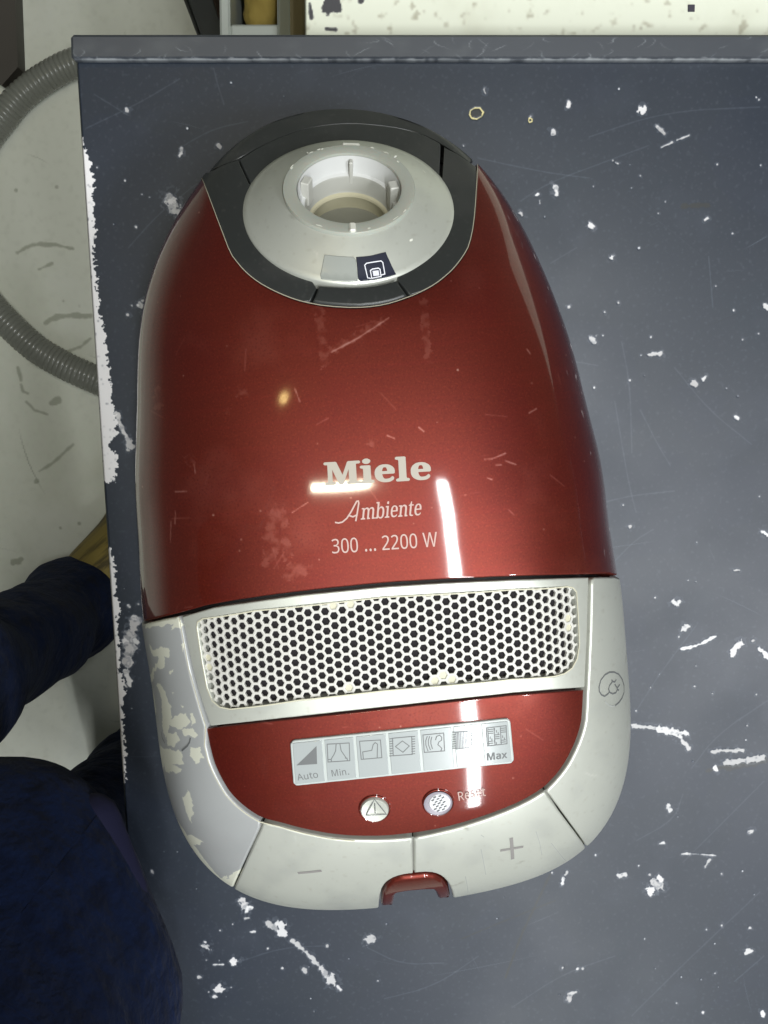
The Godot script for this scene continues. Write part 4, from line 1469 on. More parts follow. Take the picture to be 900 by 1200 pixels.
func outline_collar_top() -> PackedVector2Array:
	return tenths([-733, -2410, -700, -2432, -667, -2458, -634, -2485, -595, -2507, -556, -2531, -533, -2542, -510, -2552, -488, -2564, -465, -2576, -426, -2593, -387, -2612, -354, -2624, -321, -2636, -288, -2645, -254, -2655, -221, -2660, -187, -2668, -151, -2671, -115, -2677, -75, -2680, -36, -2686, 6, -2685, 48, -2686, 92, -2681, 136, -2679, 180, -2675, 224, -2674, 269, -2672, 314, -2673, 355, -2669, 397, -2667, 434, -2658, 472, -2651, 504, -2636, 538, -2624, 565, -2601, 593, -2581, 621, -2550, 621, -2525, 612, -2479, 603, -2432, 593, -2385, 586, -2351, 579, -2316, 571, -2281, 562, -2235, 552, -2190, 544, -2150, 536, -2110, 529, -2073, 521, -2037, 483, -2018, 471, -2044, 459, -2069, 445, -2093, 431, -2117, 414, -2140, 397, -2162, 378, -2183, 359, -2204, 338, -2222, 317, -2241, 293, -2257, 270, -2273, 246, -2287, 221, -2301, 195, -2312, 169, -2324, 141, -2332, 114, -2341, 86, -2347, 58, -2353, 30, -2356, 2, -2360, -27, -2360, -56, -2361, -84, -2359, -112, -2357, -140, -2353, -168, -2348, -196, -2341, -223, -2334, -249, -2325, -275, -2315, -300, -2303, -325, -2292, -348, -2277, -371, -2263, -393, -2247, -414, -2230, -434, -2212, -453, -2193, -471, -2173, -488, -2153, -503, -2131, -518, -2109, -530, -2085, -543, -2062, -578, -2066, -614, -2070, -626, -2106, -639, -2141, -653, -2180, -667, -2219, -682, -2263, -697, -2307, -709, -2341, -721, -2376])

func outline_collar_left() -> PackedVector2Array:
	return tenths([-746, -2414, -734, -2379, -722, -2343, -710, -2308, -694, -2263, -678, -2218, -664, -2178, -650, -2138, -637, -2102, -624, -2066, -584, -2064, -543, -2062, -559, -2023, -572, -1983, -582, -1942, -589, -1901, -593, -1860, -594, -1819, -592, -1778, -587, -1738, -580, -1698, -570, -1660, -557, -1623, -542, -1587, -525, -1553, -505, -1520, -484, -1489, -460, -1459, -435, -1432, -408, -1406, -379, -1383, -349, -1361, -318, -1341, -285, -1324, -252, -1308, -230, -1265, -250, -1230, -269, -1196, -305, -1198, -324, -1207, -364, -1225, -405, -1247, -427, -1261, -450, -1274, -488, -1300, -520, -1324, -551, -1351, -581, -1381, -609, -1413, -634, -1446, -659, -1484, -673, -1505, -686, -1526, -700, -1557, -714, -1590, -730, -1634, -739, -1658, -747, -1681, -757, -1708, -767, -1734, -777, -1763, -788, -1791, -800, -1825, -813, -1858, -827, -1895, -841, -1932, -856, -1971, -871, -2011, -889, -2056, -907, -2102, -921, -2137, -935, -2172, -949, -2207, -963, -2243, -978, -2278, -993, -2314, -1007, -2349, -1026, -2390, -1044, -2431, -1063, -2472, -1081, -2513, -1099, -2554, -1118, -2595, -1136, -2636, -1155, -2677, -1173, -2718, -1192, -2759, -1210, -2801, -1229, -2842, -1207, -2864, -1183, -2822, -1159, -2780, -1135, -2738, -1111, -2696, -1086, -2653, -1062, -2611, -1038, -2569, -1014, -2527, -984, -2504, -954, -2481, -931, -2470, -907, -2459, -865, -2448, -823, -2431, -783, -2420])

func outline_collar_right() -> PackedVector2Array:
	return tenths([644, -2500, 634, -2459, 625, -2417, 615, -2375, 607, -2341, 600, -2307, 592, -2272, 582, -2228, 572, -2184, 564, -2144, 555, -2105, 548, -2069, 540, -2033, 519, -2006, 498, -1978, 509, -1939, 517, -1899, 522, -1860, 525, -1820, 525, -1780, 523, -1741, 518, -1703, 511, -1666, 502, -1630, 490, -1595, 477, -1561, 461, -1529, 444, -1499, 425, -1470, 404, -1443, 382, -1418, 358, -1394, 333, -1373, 306, -1353, 278, -1335, 249, -1319, 220, -1305, 189, -1293, 200, -1263, 216, -1238, 232, -1213, 248, -1188, 284, -1198, 319, -1208, 336, -1217, 369, -1234, 404, -1256, 439, -1283, 469, -1308, 493, -1331, 519, -1360, 548, -1396, 575, -1434, 599, -1473, 611, -1502, 624, -1531, 637, -1569, 652, -1610, 659, -1633, 666, -1657, 673, -1682, 681, -1707, 689, -1736, 697, -1765, 705, -1796, 714, -1827, 723, -1865, 733, -1902, 744, -1943, 755, -1985, 763, -2018, 772, -2052, 781, -2089, 791, -2127, 803, -2169, 814, -2212, 826, -2254, 839, -2296, 851, -2338, 863, -2379, 824, -2390, 792, -2408, 762, -2431, 734, -2458, 711, -2467, 688, -2477, 666, -2488])

func outline_latch() -> PackedVector2Array:
	return tenths([-256, -1188, -243, -1216, -230, -1244, -217, -1273, -177, -1267, -151, -1263, -124, -1259, -98, -1255, -62, -1252, -25, -1249, 8, -1248, 41, -1248, 71, -1250, 102, -1253, 130, -1258, 159, -1263, 187, -1269, 202, -1240, 217, -1211, 232, -1182, 213, -1176, 174, -1164, 133, -1155, 88, -1149, 64, -1147, 41, -1146, 16, -1146, -10, -1145, -41, -1148, -72, -1151, -109, -1156, -146, -1162, -173, -1167, -201, -1173, -238, -1183])

func outline_vent_frame() -> PackedVector2Array:
	return tenths([-1104, 383, -1058, 368, -1014, 355, -973, 343, -933, 332, -895, 322, -859, 317, -825, 312, -790, 308, -757, 304, -724, 301, -691, 297, -659, 294, -627, 291, -595, 288, -563, 286, -532, 283, -500, 281, -469, 278, -438, 276, -407, 275, -376, 274, -345, 273, -314, 273, -283, 272, -253, 271, -222, 271, -191, 270, -160, 270, -130, 269, -99, 268, -68, 268, -38, 267, -7, 267, 23, 267, 53, 268, 83, 268, 113, 269, 143, 269, 173, 270, 203, 270, 233, 271, 263, 272, 293, 272, 324, 274, 356, 275, 387, 276, 418, 278, 449, 279, 481, 281, 512, 283, 544, 285, 576, 287, 608, 289, 640, 291, 671, 294, 702, 297, 734, 301, 767, 304, 800, 308, 833, 313, 868, 318, 904, 323, 941, 330, 980, 337, 1022, 345, 1066, 355, 1091, 361, 1115, 367, 1108, 400, 1103, 431, 1097, 462, 1092, 493, 1087, 524, 1082, 555, 1077, 586, 1073, 618, 1068, 649, 1063, 681, 1057, 714, 1052, 746, 1046, 778, 1041, 810, 1036, 843, 1031, 875, 1026, 907, 1021, 940, 979, 928, 939, 918, 901, 909, 865, 902, 829, 896, 795, 891, 761, 887, 727, 884, 695, 881, 662, 878, 630, 876, 598, 874, 568, 874, 538, 874, 507, 874, 477, 874, 448, 874, 418, 874, 388, 875, 358, 875, 328, 876, 299, 876, 269, 877, 239, 878, 209, 879, 180, 879, 150, 880, 120, 881, 91, 882, 61, 883, 31, 884, 1, 885, -28, 885, -58, 886, -89, 887, -120, 888, -151, 889, -183, 890, -214, 891, -245, 892, -276, 893, -307, 894, -339, 896, -370, 897, -401, 898, -433, 900, -464, 901, -496, 903, -526, 905, -557, 906, -588, 908, -619, 911, -650, 913, -681, 916, -713, 919, -745, 923, -778, 927, -811, 932, -845, 937, -880, 943, -915, 950, -952, 959, -990, 969, -1001, 936, -1011, 904, -1022, 872, -1029, 846, -1036, 820, -1043, 795, -1050, 764, -1057, 734, -1064, 704, -1068, 676, -1073, 647, -1077, 618, -1081, 590, -1085, 555, -1088, 520, -1092, 486, -1096, 451, -1100, 417])

func outline_vent_opening() -> PackedVector2Array:
	return tenths([-1007, 431, -998, 403, -964, 383, -931, 377, -899, 372, -867, 367, -837, 362, -807, 358, -777, 354, -748, 351, -720, 347, -691, 344, -663, 341, -636, 339, -609, 338, -583, 337, -556, 335, -530, 334, -504, 333, -477, 332, -451, 331, -425, 330, -399, 330, -373, 329, -347, 328, -321, 327, -295, 327, -270, 326, -244, 325, -218, 325, -192, 324, -166, 324, -140, 323, -115, 323, -89, 322, -63, 321, -37, 321, -11, 320, 15, 321, 40, 321, 66, 322, 92, 322, 117, 323, 143, 324, 169, 324, 195, 325, 220, 325, 246, 326, 272, 327, 297, 327, 323, 328, 349, 329, 375, 329, 401, 330, 426, 331, 452, 332, 478, 333, 504, 334, 530, 335, 557, 336, 583, 338, 609, 339, 636, 341, 662, 343, 688, 345, 715, 347, 742, 349, 769, 352, 797, 355, 825, 358, 854, 362, 884, 366, 914, 371, 946, 376, 985, 391, 1006, 419, 1005, 448, 1005, 478, 1005, 508, 1005, 537, 1004, 564, 1003, 590, 1002, 617, 1001, 644, 1000, 670, 1000, 697, 992, 721, 985, 745, 978, 769, 959, 788, 941, 808, 915, 816, 891, 824, 862, 824, 834, 824, 804, 819, 774, 815, 745, 812, 716, 809, 687, 806, 659, 804, 631, 802, 603, 800, 576, 799, 550, 798, 523, 797, 497, 797, 471, 797, 444, 796, 418, 796, 392, 796, 366, 796, 340, 796, 314, 796, 288, 796, 262, 796, 236, 796, 210, 796, 184, 797, 158, 797, 131, 797, 105, 797, 79, 797, 53, 798, 27, 798, 1, 798, -25, 798, -51, 798, -76, 799, -102, 800, -127, 801, -153, 802, -179, 802, -204, 803, -230, 804, -255, 805, -281, 806, -307, 807, -332, 808, -358, 809, -384, 810, -409, 811, -435, 812, -461, 813, -487, 814, -513, 816, -539, 819, -566, 821, -592, 824, -619, 826, -645, 829, -672, 832, -699, 836, -727, 839, -755, 843, -783, 848, -807, 851, -831, 854, -856, 858, -885, 855, -915, 852, -936, 837, -958, 823, -966, 801, -975, 779, -983, 757, -986, 728, -989, 700, -992, 672, -995, 643, -998, 615, -1000, 589, -1001, 562, -1002, 536, -1004, 510, -1005, 483, -1006, 457])

func outline_control_panel() -> PackedVector2Array:
	return tenths([-1024, 990, -985, 978, -947, 969, -911, 961, -876, 954, -842, 948, -808, 942, -776, 938, -743, 934, -712, 930, -680, 927, -649, 924, -618, 922, -588, 920, -557, 918, -527, 916, -497, 914, -465, 913, -434, 911, -402, 910, -371, 908, -340, 907, -308, 906, -277, 905, -246, 904, -215, 903, -184, 902, -152, 901, -121, 900, -90, 899, -59, 898, -29, 897, 1, 896, 30, 895, 60, 894, 90, 893, 119, 892, 149, 892, 179, 891, 209, 890, 238, 889, 268, 889, 298, 888, 328, 887, 357, 887, 387, 886, 417, 886, 447, 885, 477, 885, 507, 885, 537, 885, 567, 885, 597, 886, 629, 888, 661, 890, 693, 893, 726, 896, 759, 899, 793, 904, 827, 909, 862, 915, 899, 922, 936, 930, 976, 941, 1017, 953, 1014, 977, 1011, 1002, 1008, 1027, 1002, 1072, 996, 1114, 984, 1155, 967, 1194, 949, 1232, 928, 1268, 906, 1303, 884, 1335, 859, 1367, 831, 1397, 801, 1425, 769, 1453, 746, 1467, 723, 1481, 693, 1495, 663, 1510, 631, 1523, 599, 1536, 565, 1547, 531, 1559, 499, 1568, 468, 1579, 439, 1587, 409, 1595, 380, 1603, 351, 1610, 322, 1618, 293, 1625, 263, 1631, 233, 1638, 203, 1643, 173, 1648, 142, 1652, 111, 1655, 80, 1658, 48, 1660, 15, 1661, -18, 1662, -52, 1663, -87, 1664, -123, 1662, -160, 1660, -197, 1656, -235, 1652, -269, 1647, -303, 1642, -334, 1636, -364, 1630, -395, 1622, -425, 1615, -455, 1605, -485, 1596, -509, 1588, -534, 1580, -572, 1567, -608, 1554, -644, 1540, -688, 1526, -714, 1519, -740, 1512, -783, 1494, -816, 1471, -846, 1447, -874, 1421, -899, 1395, -920, 1369, -938, 1343, -951, 1316, -965, 1287, -978, 1255, -990, 1223, -1001, 1189, -1009, 1149, -1015, 1103, -1018, 1081, -1020, 1050, -1022, 1020])

func outline_frame_left() -> PackedVector2Array:
	return tenths([-1698, 596, -1660, 580, -1622, 563, -1584, 547, -1546, 530, -1508, 513, -1470, 497, -1437, 484, -1403, 471, -1369, 458, -1332, 445, -1294, 432, -1263, 421, -1231, 411, -1202, 403, -1173, 395, -1146, 389, -1120, 382, -1116, 417, -1112, 453, -1108, 488, -1105, 524, -1101, 560, -1098, 595, -1093, 625, -1089, 654, -1084, 683, -1080, 712, -1073, 742, -1066, 772, -1059, 802, -1053, 828, -1046, 853, -1040, 879, -1032, 910, -1024, 942, -1016, 974, -1020, 1000, -1024, 1026, -1027, 1052, -1032, 1080, -1030, 1106, -1024, 1153, -1016, 1193, -1005, 1227, -993, 1260, -979, 1292, -966, 1321, -952, 1349, -934, 1375, -913, 1401, -888, 1427, -860, 1453, -829, 1478, -796, 1501, -776, 1516, -781, 1540, -787, 1565, -809, 1608, -821, 1630, -832, 1653, -845, 1677, -857, 1701, -870, 1727, -884, 1753, -898, 1781, -912, 1809, -928, 1840, -943, 1871, -961, 1906, -979, 1941, -999, 1982, -1019, 2023, -1036, 2057, -1053, 2092, -1070, 2126, -1088, 2163, -1106, 2201, -1124, 2238, -1142, 2276, -1163, 2320, -1183, 2364, -1204, 2408, -1224, 2452, -1244, 2496, -1265, 2540, -1285, 2584, -1305, 2627, -1326, 2671, -1346, 2715, -1367, 2759, -1387, 2803, -1407, 2847, -1428, 2891, -1448, 2935, -1469, 2979, -1489, 3023, -1509, 3067, -1524, 3097, -1555, 3072, -1587, 3046, -1616, 3019, -1646, 2991, -1673, 2961, -1701, 2931, -1726, 2898, -1751, 2866, -1775, 2831, -1798, 2796, -1819, 2759, -1839, 2722, -1858, 2684, -1876, 2645, -1893, 2605, -1909, 2564, -1922, 2523, -1936, 2481, -1948, 2439, -1960, 2396, -1969, 2353, -1979, 2310, -1986, 2267, -1994, 2223, -2000, 2180, -2006, 2136, -2010, 2093, -2015, 2050, -2018, 2008, -2021, 1965, -2023, 1923, -2026, 1881, -2027, 1840, -2028, 1799, -2029, 1759, -2030, 1720, -2030, 1681, -2031, 1642, -2031, 1605, -2032, 1568, -2032, 1532, -2032, 1495, -2033, 1461, -2033, 1426, -2034, 1392, -2034, 1358, -2035, 1326, -2036, 1293, -2037, 1262, -2038, 1230, -2040, 1200, -2041, 1169, -2042, 1140, -2044, 1110, -2046, 1081, -2047, 1052, -2049, 1024, -2051, 995, -2053, 968, -2054, 940, -2056, 913, -2058, 885, -2059, 858, -2061, 831, -2062, 805, -2063, 778, -2064, 752, -2065, 725, -2019, 709, -1973, 693, -1927, 677, -1881, 661, -1835, 645, -1790, 629, -1744, 613])

func outline_pedal_left() -> PackedVector2Array:
	return tenths([-760, 1526, -738, 1530, -695, 1537, -656, 1548, -620, 1562, -583, 1576, -545, 1590, -520, 1598, -495, 1606, -465, 1616, -434, 1626, -404, 1634, -373, 1643, -342, 1649, -311, 1655, -276, 1661, -241, 1666, -202, 1671, -164, 1676, -125, 1678, -86, 1681, -47, 1682, -8, 1683, 30, 1684, 28, 1729, 26, 1778, 25, 1803, 24, 1828, 23, 1856, 22, 1883, 21, 1912, 20, 1941, 19, 1973, 18, 2005, 0, 2006, -34, 2009, -66, 2018, -94, 2032, -119, 2054, -141, 2082, -160, 2122, -169, 2149, -177, 2175, -183, 2210, -190, 2245, -196, 2280, -201, 2325, -206, 2370, -212, 2415, -217, 2460, -222, 2505, -227, 2552, -231, 2598, -236, 2645, -240, 2691, -244, 2737, -249, 2784, -253, 2830, -258, 2876, -262, 2923, -267, 2969, -271, 3015, -275, 3062, -280, 3108, -284, 3154, -289, 3201, -293, 3247, -298, 3294, -302, 3340, -305, 3372, -344, 3373, -383, 3373, -421, 3372, -460, 3372, -499, 3371, -538, 3370, -578, 3368, -617, 3366, -656, 3364, -695, 3361, -734, 3357, -774, 3354, -813, 3349, -852, 3344, -891, 3338, -930, 3332, -969, 3325, -1008, 3317, -1046, 3308, -1085, 3299, -1123, 3288, -1161, 3277, -1199, 3264, -1236, 3251, -1273, 3236, -1309, 3221, -1345, 3204, -1380, 3187, -1415, 3167, -1449, 3147, -1482, 3125, -1515, 3103, -1501, 3073, -1481, 3031, -1462, 2989, -1442, 2946, -1423, 2904, -1404, 2862, -1384, 2820, -1365, 2777, -1345, 2735, -1326, 2693, -1306, 2651, -1287, 2608, -1267, 2566, -1248, 2524, -1228, 2482, -1209, 2439, -1190, 2397, -1170, 2355, -1151, 2313, -1131, 2271, -1114, 2234, -1096, 2198, -1079, 2161, -1061, 2125, -1044, 2091, -1028, 2057, -1011, 2023, -991, 1982, -971, 1942, -954, 1907, -937, 1872, -921, 1841, -906, 1810, -891, 1783, -877, 1755, -864, 1729, -851, 1703, -839, 1679, -827, 1655, -815, 1633, -803, 1610, -781, 1567])

func outline_pedal_right() -> PackedVector2Array:
	return tenths([38, 1685, 65, 1681, 93, 1677, 120, 1673, 149, 1668, 178, 1663, 209, 1657, 240, 1652, 271, 1645, 301, 1638, 331, 1630, 360, 1622, 390, 1614, 419, 1606, 449, 1597, 478, 1588, 510, 1578, 542, 1568, 576, 1556, 611, 1544, 642, 1531, 673, 1519, 701, 1506, 729, 1492, 757, 1480, 778, 1518, 801, 1558, 824, 1601, 836, 1623, 848, 1646, 861, 1670, 874, 1694, 888, 1720, 902, 1746, 917, 1775, 932, 1804, 949, 1837, 966, 1869, 986, 1907, 1005, 1945, 1021, 1976, 1036, 2008, 1052, 2039, 1073, 2082, 1095, 2126, 1116, 2169, 1136, 2213, 1156, 2258, 1176, 2302, 1196, 2346, 1216, 2390, 1236, 2434, 1256, 2479, 1276, 2523, 1296, 2567, 1316, 2611, 1336, 2655, 1356, 2700, 1376, 2744, 1396, 2788, 1417, 2832, 1437, 2876, 1457, 2921, 1477, 2965, 1491, 2994, 1460, 3016, 1429, 3039, 1396, 3059, 1364, 3080, 1330, 3098, 1297, 3116, 1262, 3132, 1227, 3148, 1192, 3163, 1156, 3177, 1120, 3189, 1084, 3202, 1048, 3213, 1011, 3224, 974, 3233, 937, 3243, 900, 3251, 863, 3260, 825, 3267, 788, 3275, 750, 3281, 713, 3288, 675, 3294, 638, 3300, 600, 3305, 562, 3310, 525, 3315, 487, 3320, 449, 3324, 412, 3328, 374, 3332, 336, 3336, 333, 3304, 329, 3257, 325, 3210, 321, 3163, 317, 3117, 313, 3070, 309, 3023, 305, 2976, 301, 2929, 297, 2882, 293, 2836, 288, 2789, 284, 2742, 280, 2695, 276, 2648, 272, 2602, 268, 2555, 264, 2508, 260, 2468, 256, 2428, 252, 2388, 247, 2349, 242, 2314, 237, 2280, 232, 2246, 223, 2206, 214, 2166, 204, 2138, 194, 2109, 172, 2068, 148, 2039, 123, 2020, 89, 2008, 46, 2004, 24, 2001, 25, 1970, 26, 1939, 27, 1910, 29, 1881, 30, 1854, 31, 1828, 32, 1803, 33, 1777, 36, 1730])

func outline_frame_right() -> PackedVector2Array:
	return tenths([765, 1476, 781, 1461, 814, 1432, 845, 1402, 873, 1372, 898, 1341, 920, 1308, 942, 1273, 963, 1236, 982, 1198, 999, 1158, 1011, 1117, 1017, 1075, 1023, 1029, 1026, 1004, 1029, 979, 1034, 953, 1041, 915, 1046, 883, 1052, 850, 1057, 817, 1062, 785, 1068, 752, 1074, 720, 1079, 687, 1085, 655, 1090, 625, 1094, 595, 1099, 565, 1103, 535, 1108, 506, 1114, 476, 1119, 446, 1125, 417, 1131, 387, 1162, 380, 1194, 389, 1227, 398, 1267, 411, 1307, 424, 1344, 438, 1381, 451, 1419, 465, 1460, 485, 1501, 505, 1542, 524, 1583, 544, 1624, 564, 1666, 584, 1707, 604, 1748, 624, 1789, 644, 1830, 664, 1871, 683, 1913, 703, 1931, 710, 1933, 736, 1935, 762, 1936, 788, 1938, 815, 1939, 841, 1940, 868, 1941, 896, 1942, 923, 1943, 951, 1944, 979, 1944, 1007, 1945, 1036, 1945, 1065, 1946, 1094, 1946, 1124, 1947, 1154, 1947, 1184, 1948, 1215, 1948, 1247, 1949, 1279, 1950, 1311, 1950, 1344, 1951, 1378, 1951, 1412, 1952, 1447, 1953, 1482, 1953, 1518, 1954, 1554, 1954, 1591, 1955, 1629, 1955, 1667, 1955, 1706, 1954, 1746, 1954, 1785, 1952, 1826, 1951, 1866, 1949, 1908, 1947, 1949, 1943, 1991, 1940, 2033, 1935, 2076, 1931, 2118, 1924, 2161, 1918, 2203, 1910, 2246, 1902, 2288, 1892, 2330, 1881, 2372, 1869, 2413, 1857, 2454, 1842, 2494, 1828, 2533, 1811, 2572, 1794, 2610, 1775, 2647, 1756, 2684, 1734, 2719, 1713, 2753, 1689, 2786, 1666, 2819, 1640, 2849, 1614, 2880, 1586, 2908, 1558, 2936, 1529, 2961, 1499, 2987, 1485, 2958, 1465, 2914, 1445, 2871, 1425, 2827, 1405, 2783, 1385, 2739, 1365, 2696, 1345, 2652, 1325, 2608, 1305, 2564, 1285, 2520, 1265, 2477, 1245, 2433, 1225, 2389, 1205, 2345, 1185, 2302, 1165, 2258, 1145, 2214, 1125, 2170, 1109, 2137, 1093, 2104, 1077, 2071, 1060, 2038, 1045, 2006, 1029, 1975, 1013, 1943, 994, 1905, 974, 1867, 957, 1834, 940, 1802, 925, 1773, 910, 1744, 896, 1717, 882, 1691, 869, 1667, 856, 1643, 844, 1620, 831, 1597, 808, 1555, 786, 1515])

func outline_handle() -> PackedVector2Array:
	return tenths([-213, 2552, -209, 2518, -206, 2484, -202, 2451, -199, 2417, -195, 2386, -192, 2356, -188, 2325, -186, 2301, -183, 2276, -180, 2252, -172, 2220, -164, 2189, -157, 2161, -150, 2133, -140, 2116, -129, 2099, -120, 2083, -110, 2066, -91, 2058, -72, 2049, -53, 2041, -34, 2041, -14, 2041, 6, 2042, 26, 2043, 43, 2043, 61, 2043, 78, 2043, 96, 2043, 114, 2053, 132, 2063, 150, 2074, 160, 2091, 170, 2108, 181, 2127, 191, 2145, 196, 2166, 202, 2187, 207, 2210, 213, 2233, 219, 2259, 225, 2285, 228, 2318, 232, 2352, 234, 2380, 237, 2409, 240, 2437, 243, 2470, 246, 2502, 249, 2535, 252, 2568, 231, 2564, 209, 2560, 188, 2558, 167, 2555, 164, 2523, 161, 2491, 158, 2459, 155, 2426, 152, 2397, 149, 2369, 145, 2340, 135, 2307, 124, 2275, 103, 2269, 82, 2263, 61, 2258, 40, 2256, 19, 2255, -2, 2253, -23, 2252, -44, 2256, -65, 2259, -86, 2263, -96, 2286, -105, 2309, -109, 2342, -112, 2374, -115, 2401, -118, 2428, -121, 2455, -124, 2484, -126, 2513, -129, 2543, -132, 2572, -152, 2566, -172, 2561, -193, 2556])

func outline_display() -> PackedVector2Array:
	return tenths([-554, 1056, -552, 1044, -538, 1029, -526, 1026, -504, 1025, -482, 1024, -459, 1023, -437, 1022, -415, 1021, -393, 1020, -371, 1019, -349, 1019, -327, 1018, -305, 1017, -283, 1016, -261, 1016, -239, 1015, -217, 1015, -195, 1014, -173, 1013, -151, 1013, -129, 1012, -107, 1012, -85, 1011, -63, 1011, -41, 1010, -19, 1010, 3, 1009, 25, 1009, 47, 1008, 69, 1008, 91, 1007, 113, 1007, 134, 1007, 156, 1006, 178, 1006, 200, 1005, 222, 1005, 244, 1005, 266, 1004, 288, 1004, 310, 1004, 332, 1003, 354, 1003, 376, 1003, 398, 1003, 420, 1003, 442, 1003, 464, 1003, 486, 1003, 509, 1003, 531, 1003, 553, 1004, 565, 1006, 579, 1020, 581, 1033, 582, 1057, 583, 1081, 584, 1106, 585, 1131, 586, 1156, 587, 1181, 589, 1206, 590, 1232, 589, 1245, 576, 1260, 565, 1262, 542, 1261, 520, 1260, 498, 1260, 475, 1259, 453, 1259, 431, 1259, 409, 1259, 387, 1259, 365, 1259, 343, 1259, 321, 1259, 299, 1259, 277, 1260, 255, 1260, 233, 1260, 211, 1260, 189, 1261, 167, 1261, 145, 1261, 124, 1262, 102, 1262, 80, 1263, 58, 1263, 36, 1264, 14, 1264, -8, 1265, -30, 1265, -52, 1266, -74, 1266, -96, 1267, -117, 1267, -139, 1268, -161, 1268, -183, 1269, -205, 1270, -227, 1270, -249, 1271, -271, 1272, -293, 1273, -315, 1274, -337, 1274, -359, 1275, -381, 1276, -403, 1278, -425, 1279, -448, 1280, -470, 1281, -492, 1283, -515, 1284, -537, 1286, -549, 1285, -562, 1271, -563, 1257, -561, 1231, -560, 1206, -559, 1180, -558, 1155, -557, 1130, -556, 1106, -555, 1081])

func outline_field_a() -> PackedVector2Array:
	return tenths([-539, 1040, -518, 1038, -496, 1037, -474, 1036, -453, 1035, -431, 1034, -410, 1033, -389, 1032, -389, 1055, -390, 1078, -390, 1100, -391, 1123, -392, 1146, -392, 1169, -393, 1193, -394, 1216, -395, 1240, -395, 1264, -417, 1265, -439, 1266, -461, 1267, -483, 1269, -505, 1270, -527, 1272, -549, 1273, -548, 1249, -547, 1225, -546, 1201, -545, 1178, -544, 1154, -543, 1131, -542, 1108, -541, 1085, -540, 1062])

func outline_field_b() -> PackedVector2Array:
	return tenths([-375, 1032, -354, 1031, -332, 1030, -311, 1030, -290, 1029, -269, 1028, -248, 1028, -227, 1027, -227, 1050, -227, 1072, -228, 1095, -228, 1117, -228, 1140, -229, 1163, -229, 1187, -230, 1210, -230, 1234, -230, 1257, -252, 1258, -274, 1259, -295, 1260, -317, 1260, -338, 1261, -360, 1262, -381, 1263, -381, 1239, -380, 1215, -379, 1192, -378, 1169, -378, 1146, -377, 1123, -377, 1100, -376, 1077, -375, 1054])

func outline_field_c() -> PackedVector2Array:
	return tenths([-213, 1027, -191, 1026, -169, 1026, -148, 1025, -126, 1025, -104, 1024, -82, 1024, -61, 1023, -61, 1045, -61, 1068, -61, 1090, -61, 1113, -61, 1136, -61, 1159, -61, 1182, -61, 1205, -62, 1229, -62, 1253, -84, 1253, -106, 1254, -128, 1254, -150, 1255, -172, 1256, -195, 1256, -217, 1257, -216, 1233, -216, 1210, -215, 1186, -215, 1163, -215, 1140, -214, 1117, -214, 1094, -214, 1072, -213, 1049])

func outline_field_d() -> PackedVector2Array:
	return tenths([-47, 1023, -26, 1022, -4, 1022, 17, 1021, 39, 1021, 60, 1020, 82, 1020, 103, 1020, 103, 1042, 103, 1064, 103, 1087, 104, 1109, 104, 1132, 104, 1155, 104, 1178, 104, 1202, 104, 1225, 105, 1249, 83, 1249, 61, 1250, 39, 1250, 17, 1251, -4, 1251, -26, 1252, -48, 1252, -48, 1229, -48, 1205, -48, 1182, -48, 1159, -47, 1136, -47, 1113, -47, 1090, -47, 1067, -47, 1045])

func outline_field_e() -> PackedVector2Array:
	return tenths([116, 1019, 139, 1019, 161, 1018, 183, 1018, 205, 1018, 228, 1017, 250, 1017, 272, 1016, 273, 1039, 273, 1061, 273, 1084, 274, 1106, 274, 1129, 275, 1152, 275, 1176, 276, 1199, 276, 1222, 277, 1246, 254, 1247, 231, 1247, 209, 1247, 186, 1248, 164, 1248, 141, 1248, 118, 1249, 118, 1225, 118, 1201, 118, 1178, 118, 1155, 117, 1132, 117, 1109, 117, 1087, 117, 1064, 117, 1042])

func outline_field_f() -> PackedVector2Array:
	return tenths([286, 1016, 307, 1016, 329, 1016, 351, 1015, 372, 1015, 394, 1015, 416, 1015, 416, 1037, 417, 1060, 418, 1082, 418, 1105, 419, 1128, 420, 1151, 421, 1175, 421, 1198, 422, 1222, 423, 1246, 401, 1245, 379, 1245, 357, 1246, 335, 1246, 313, 1246, 291, 1246, 290, 1222, 289, 1199, 289, 1175, 288, 1152, 288, 1129, 287, 1106, 287, 1084, 287, 1061, 286, 1039])

func outline_field_g() -> PackedVector2Array:
	return tenths([429, 1015, 452, 1015, 475, 1015, 498, 1015, 521, 1015, 543, 1016, 566, 1016, 567, 1041, 568, 1066, 569, 1092, 571, 1117, 572, 1143, 573, 1169, 574, 1195, 575, 1222, 577, 1249, 553, 1248, 530, 1247, 507, 1247, 483, 1246, 460, 1246, 437, 1246, 436, 1222, 435, 1198, 434, 1175, 434, 1151, 433, 1128, 432, 1105, 431, 1082, 431, 1060, 430, 1037])

func icon_triangle() -> Array:
	return [[-532, 1163, -418, 1061, -425, 1161]]

func icon_curtain() -> Array:
	return [[-363, 1055, -250, 1057, -256, 1155, -368, 1154, -363, 1055], [-317, 1056, -323, 1094, -334, 1115, -353, 1142], [-298, 1056, -295, 1096, -283, 1119, -272, 1141], [-364, 1140, -350, 1141, -350, 1154], [-278, 1139, -269, 1140, -268, 1155]]

func icon_chair() -> Array:
	return [[-197, 1052, -90, 1054, -91, 1152, -197, 1153, -197, 1052], [-186, 1150, -186, 1112, -139, 1107, -129, 1076, -118, 1066, -107, 1075, -115, 1150]]

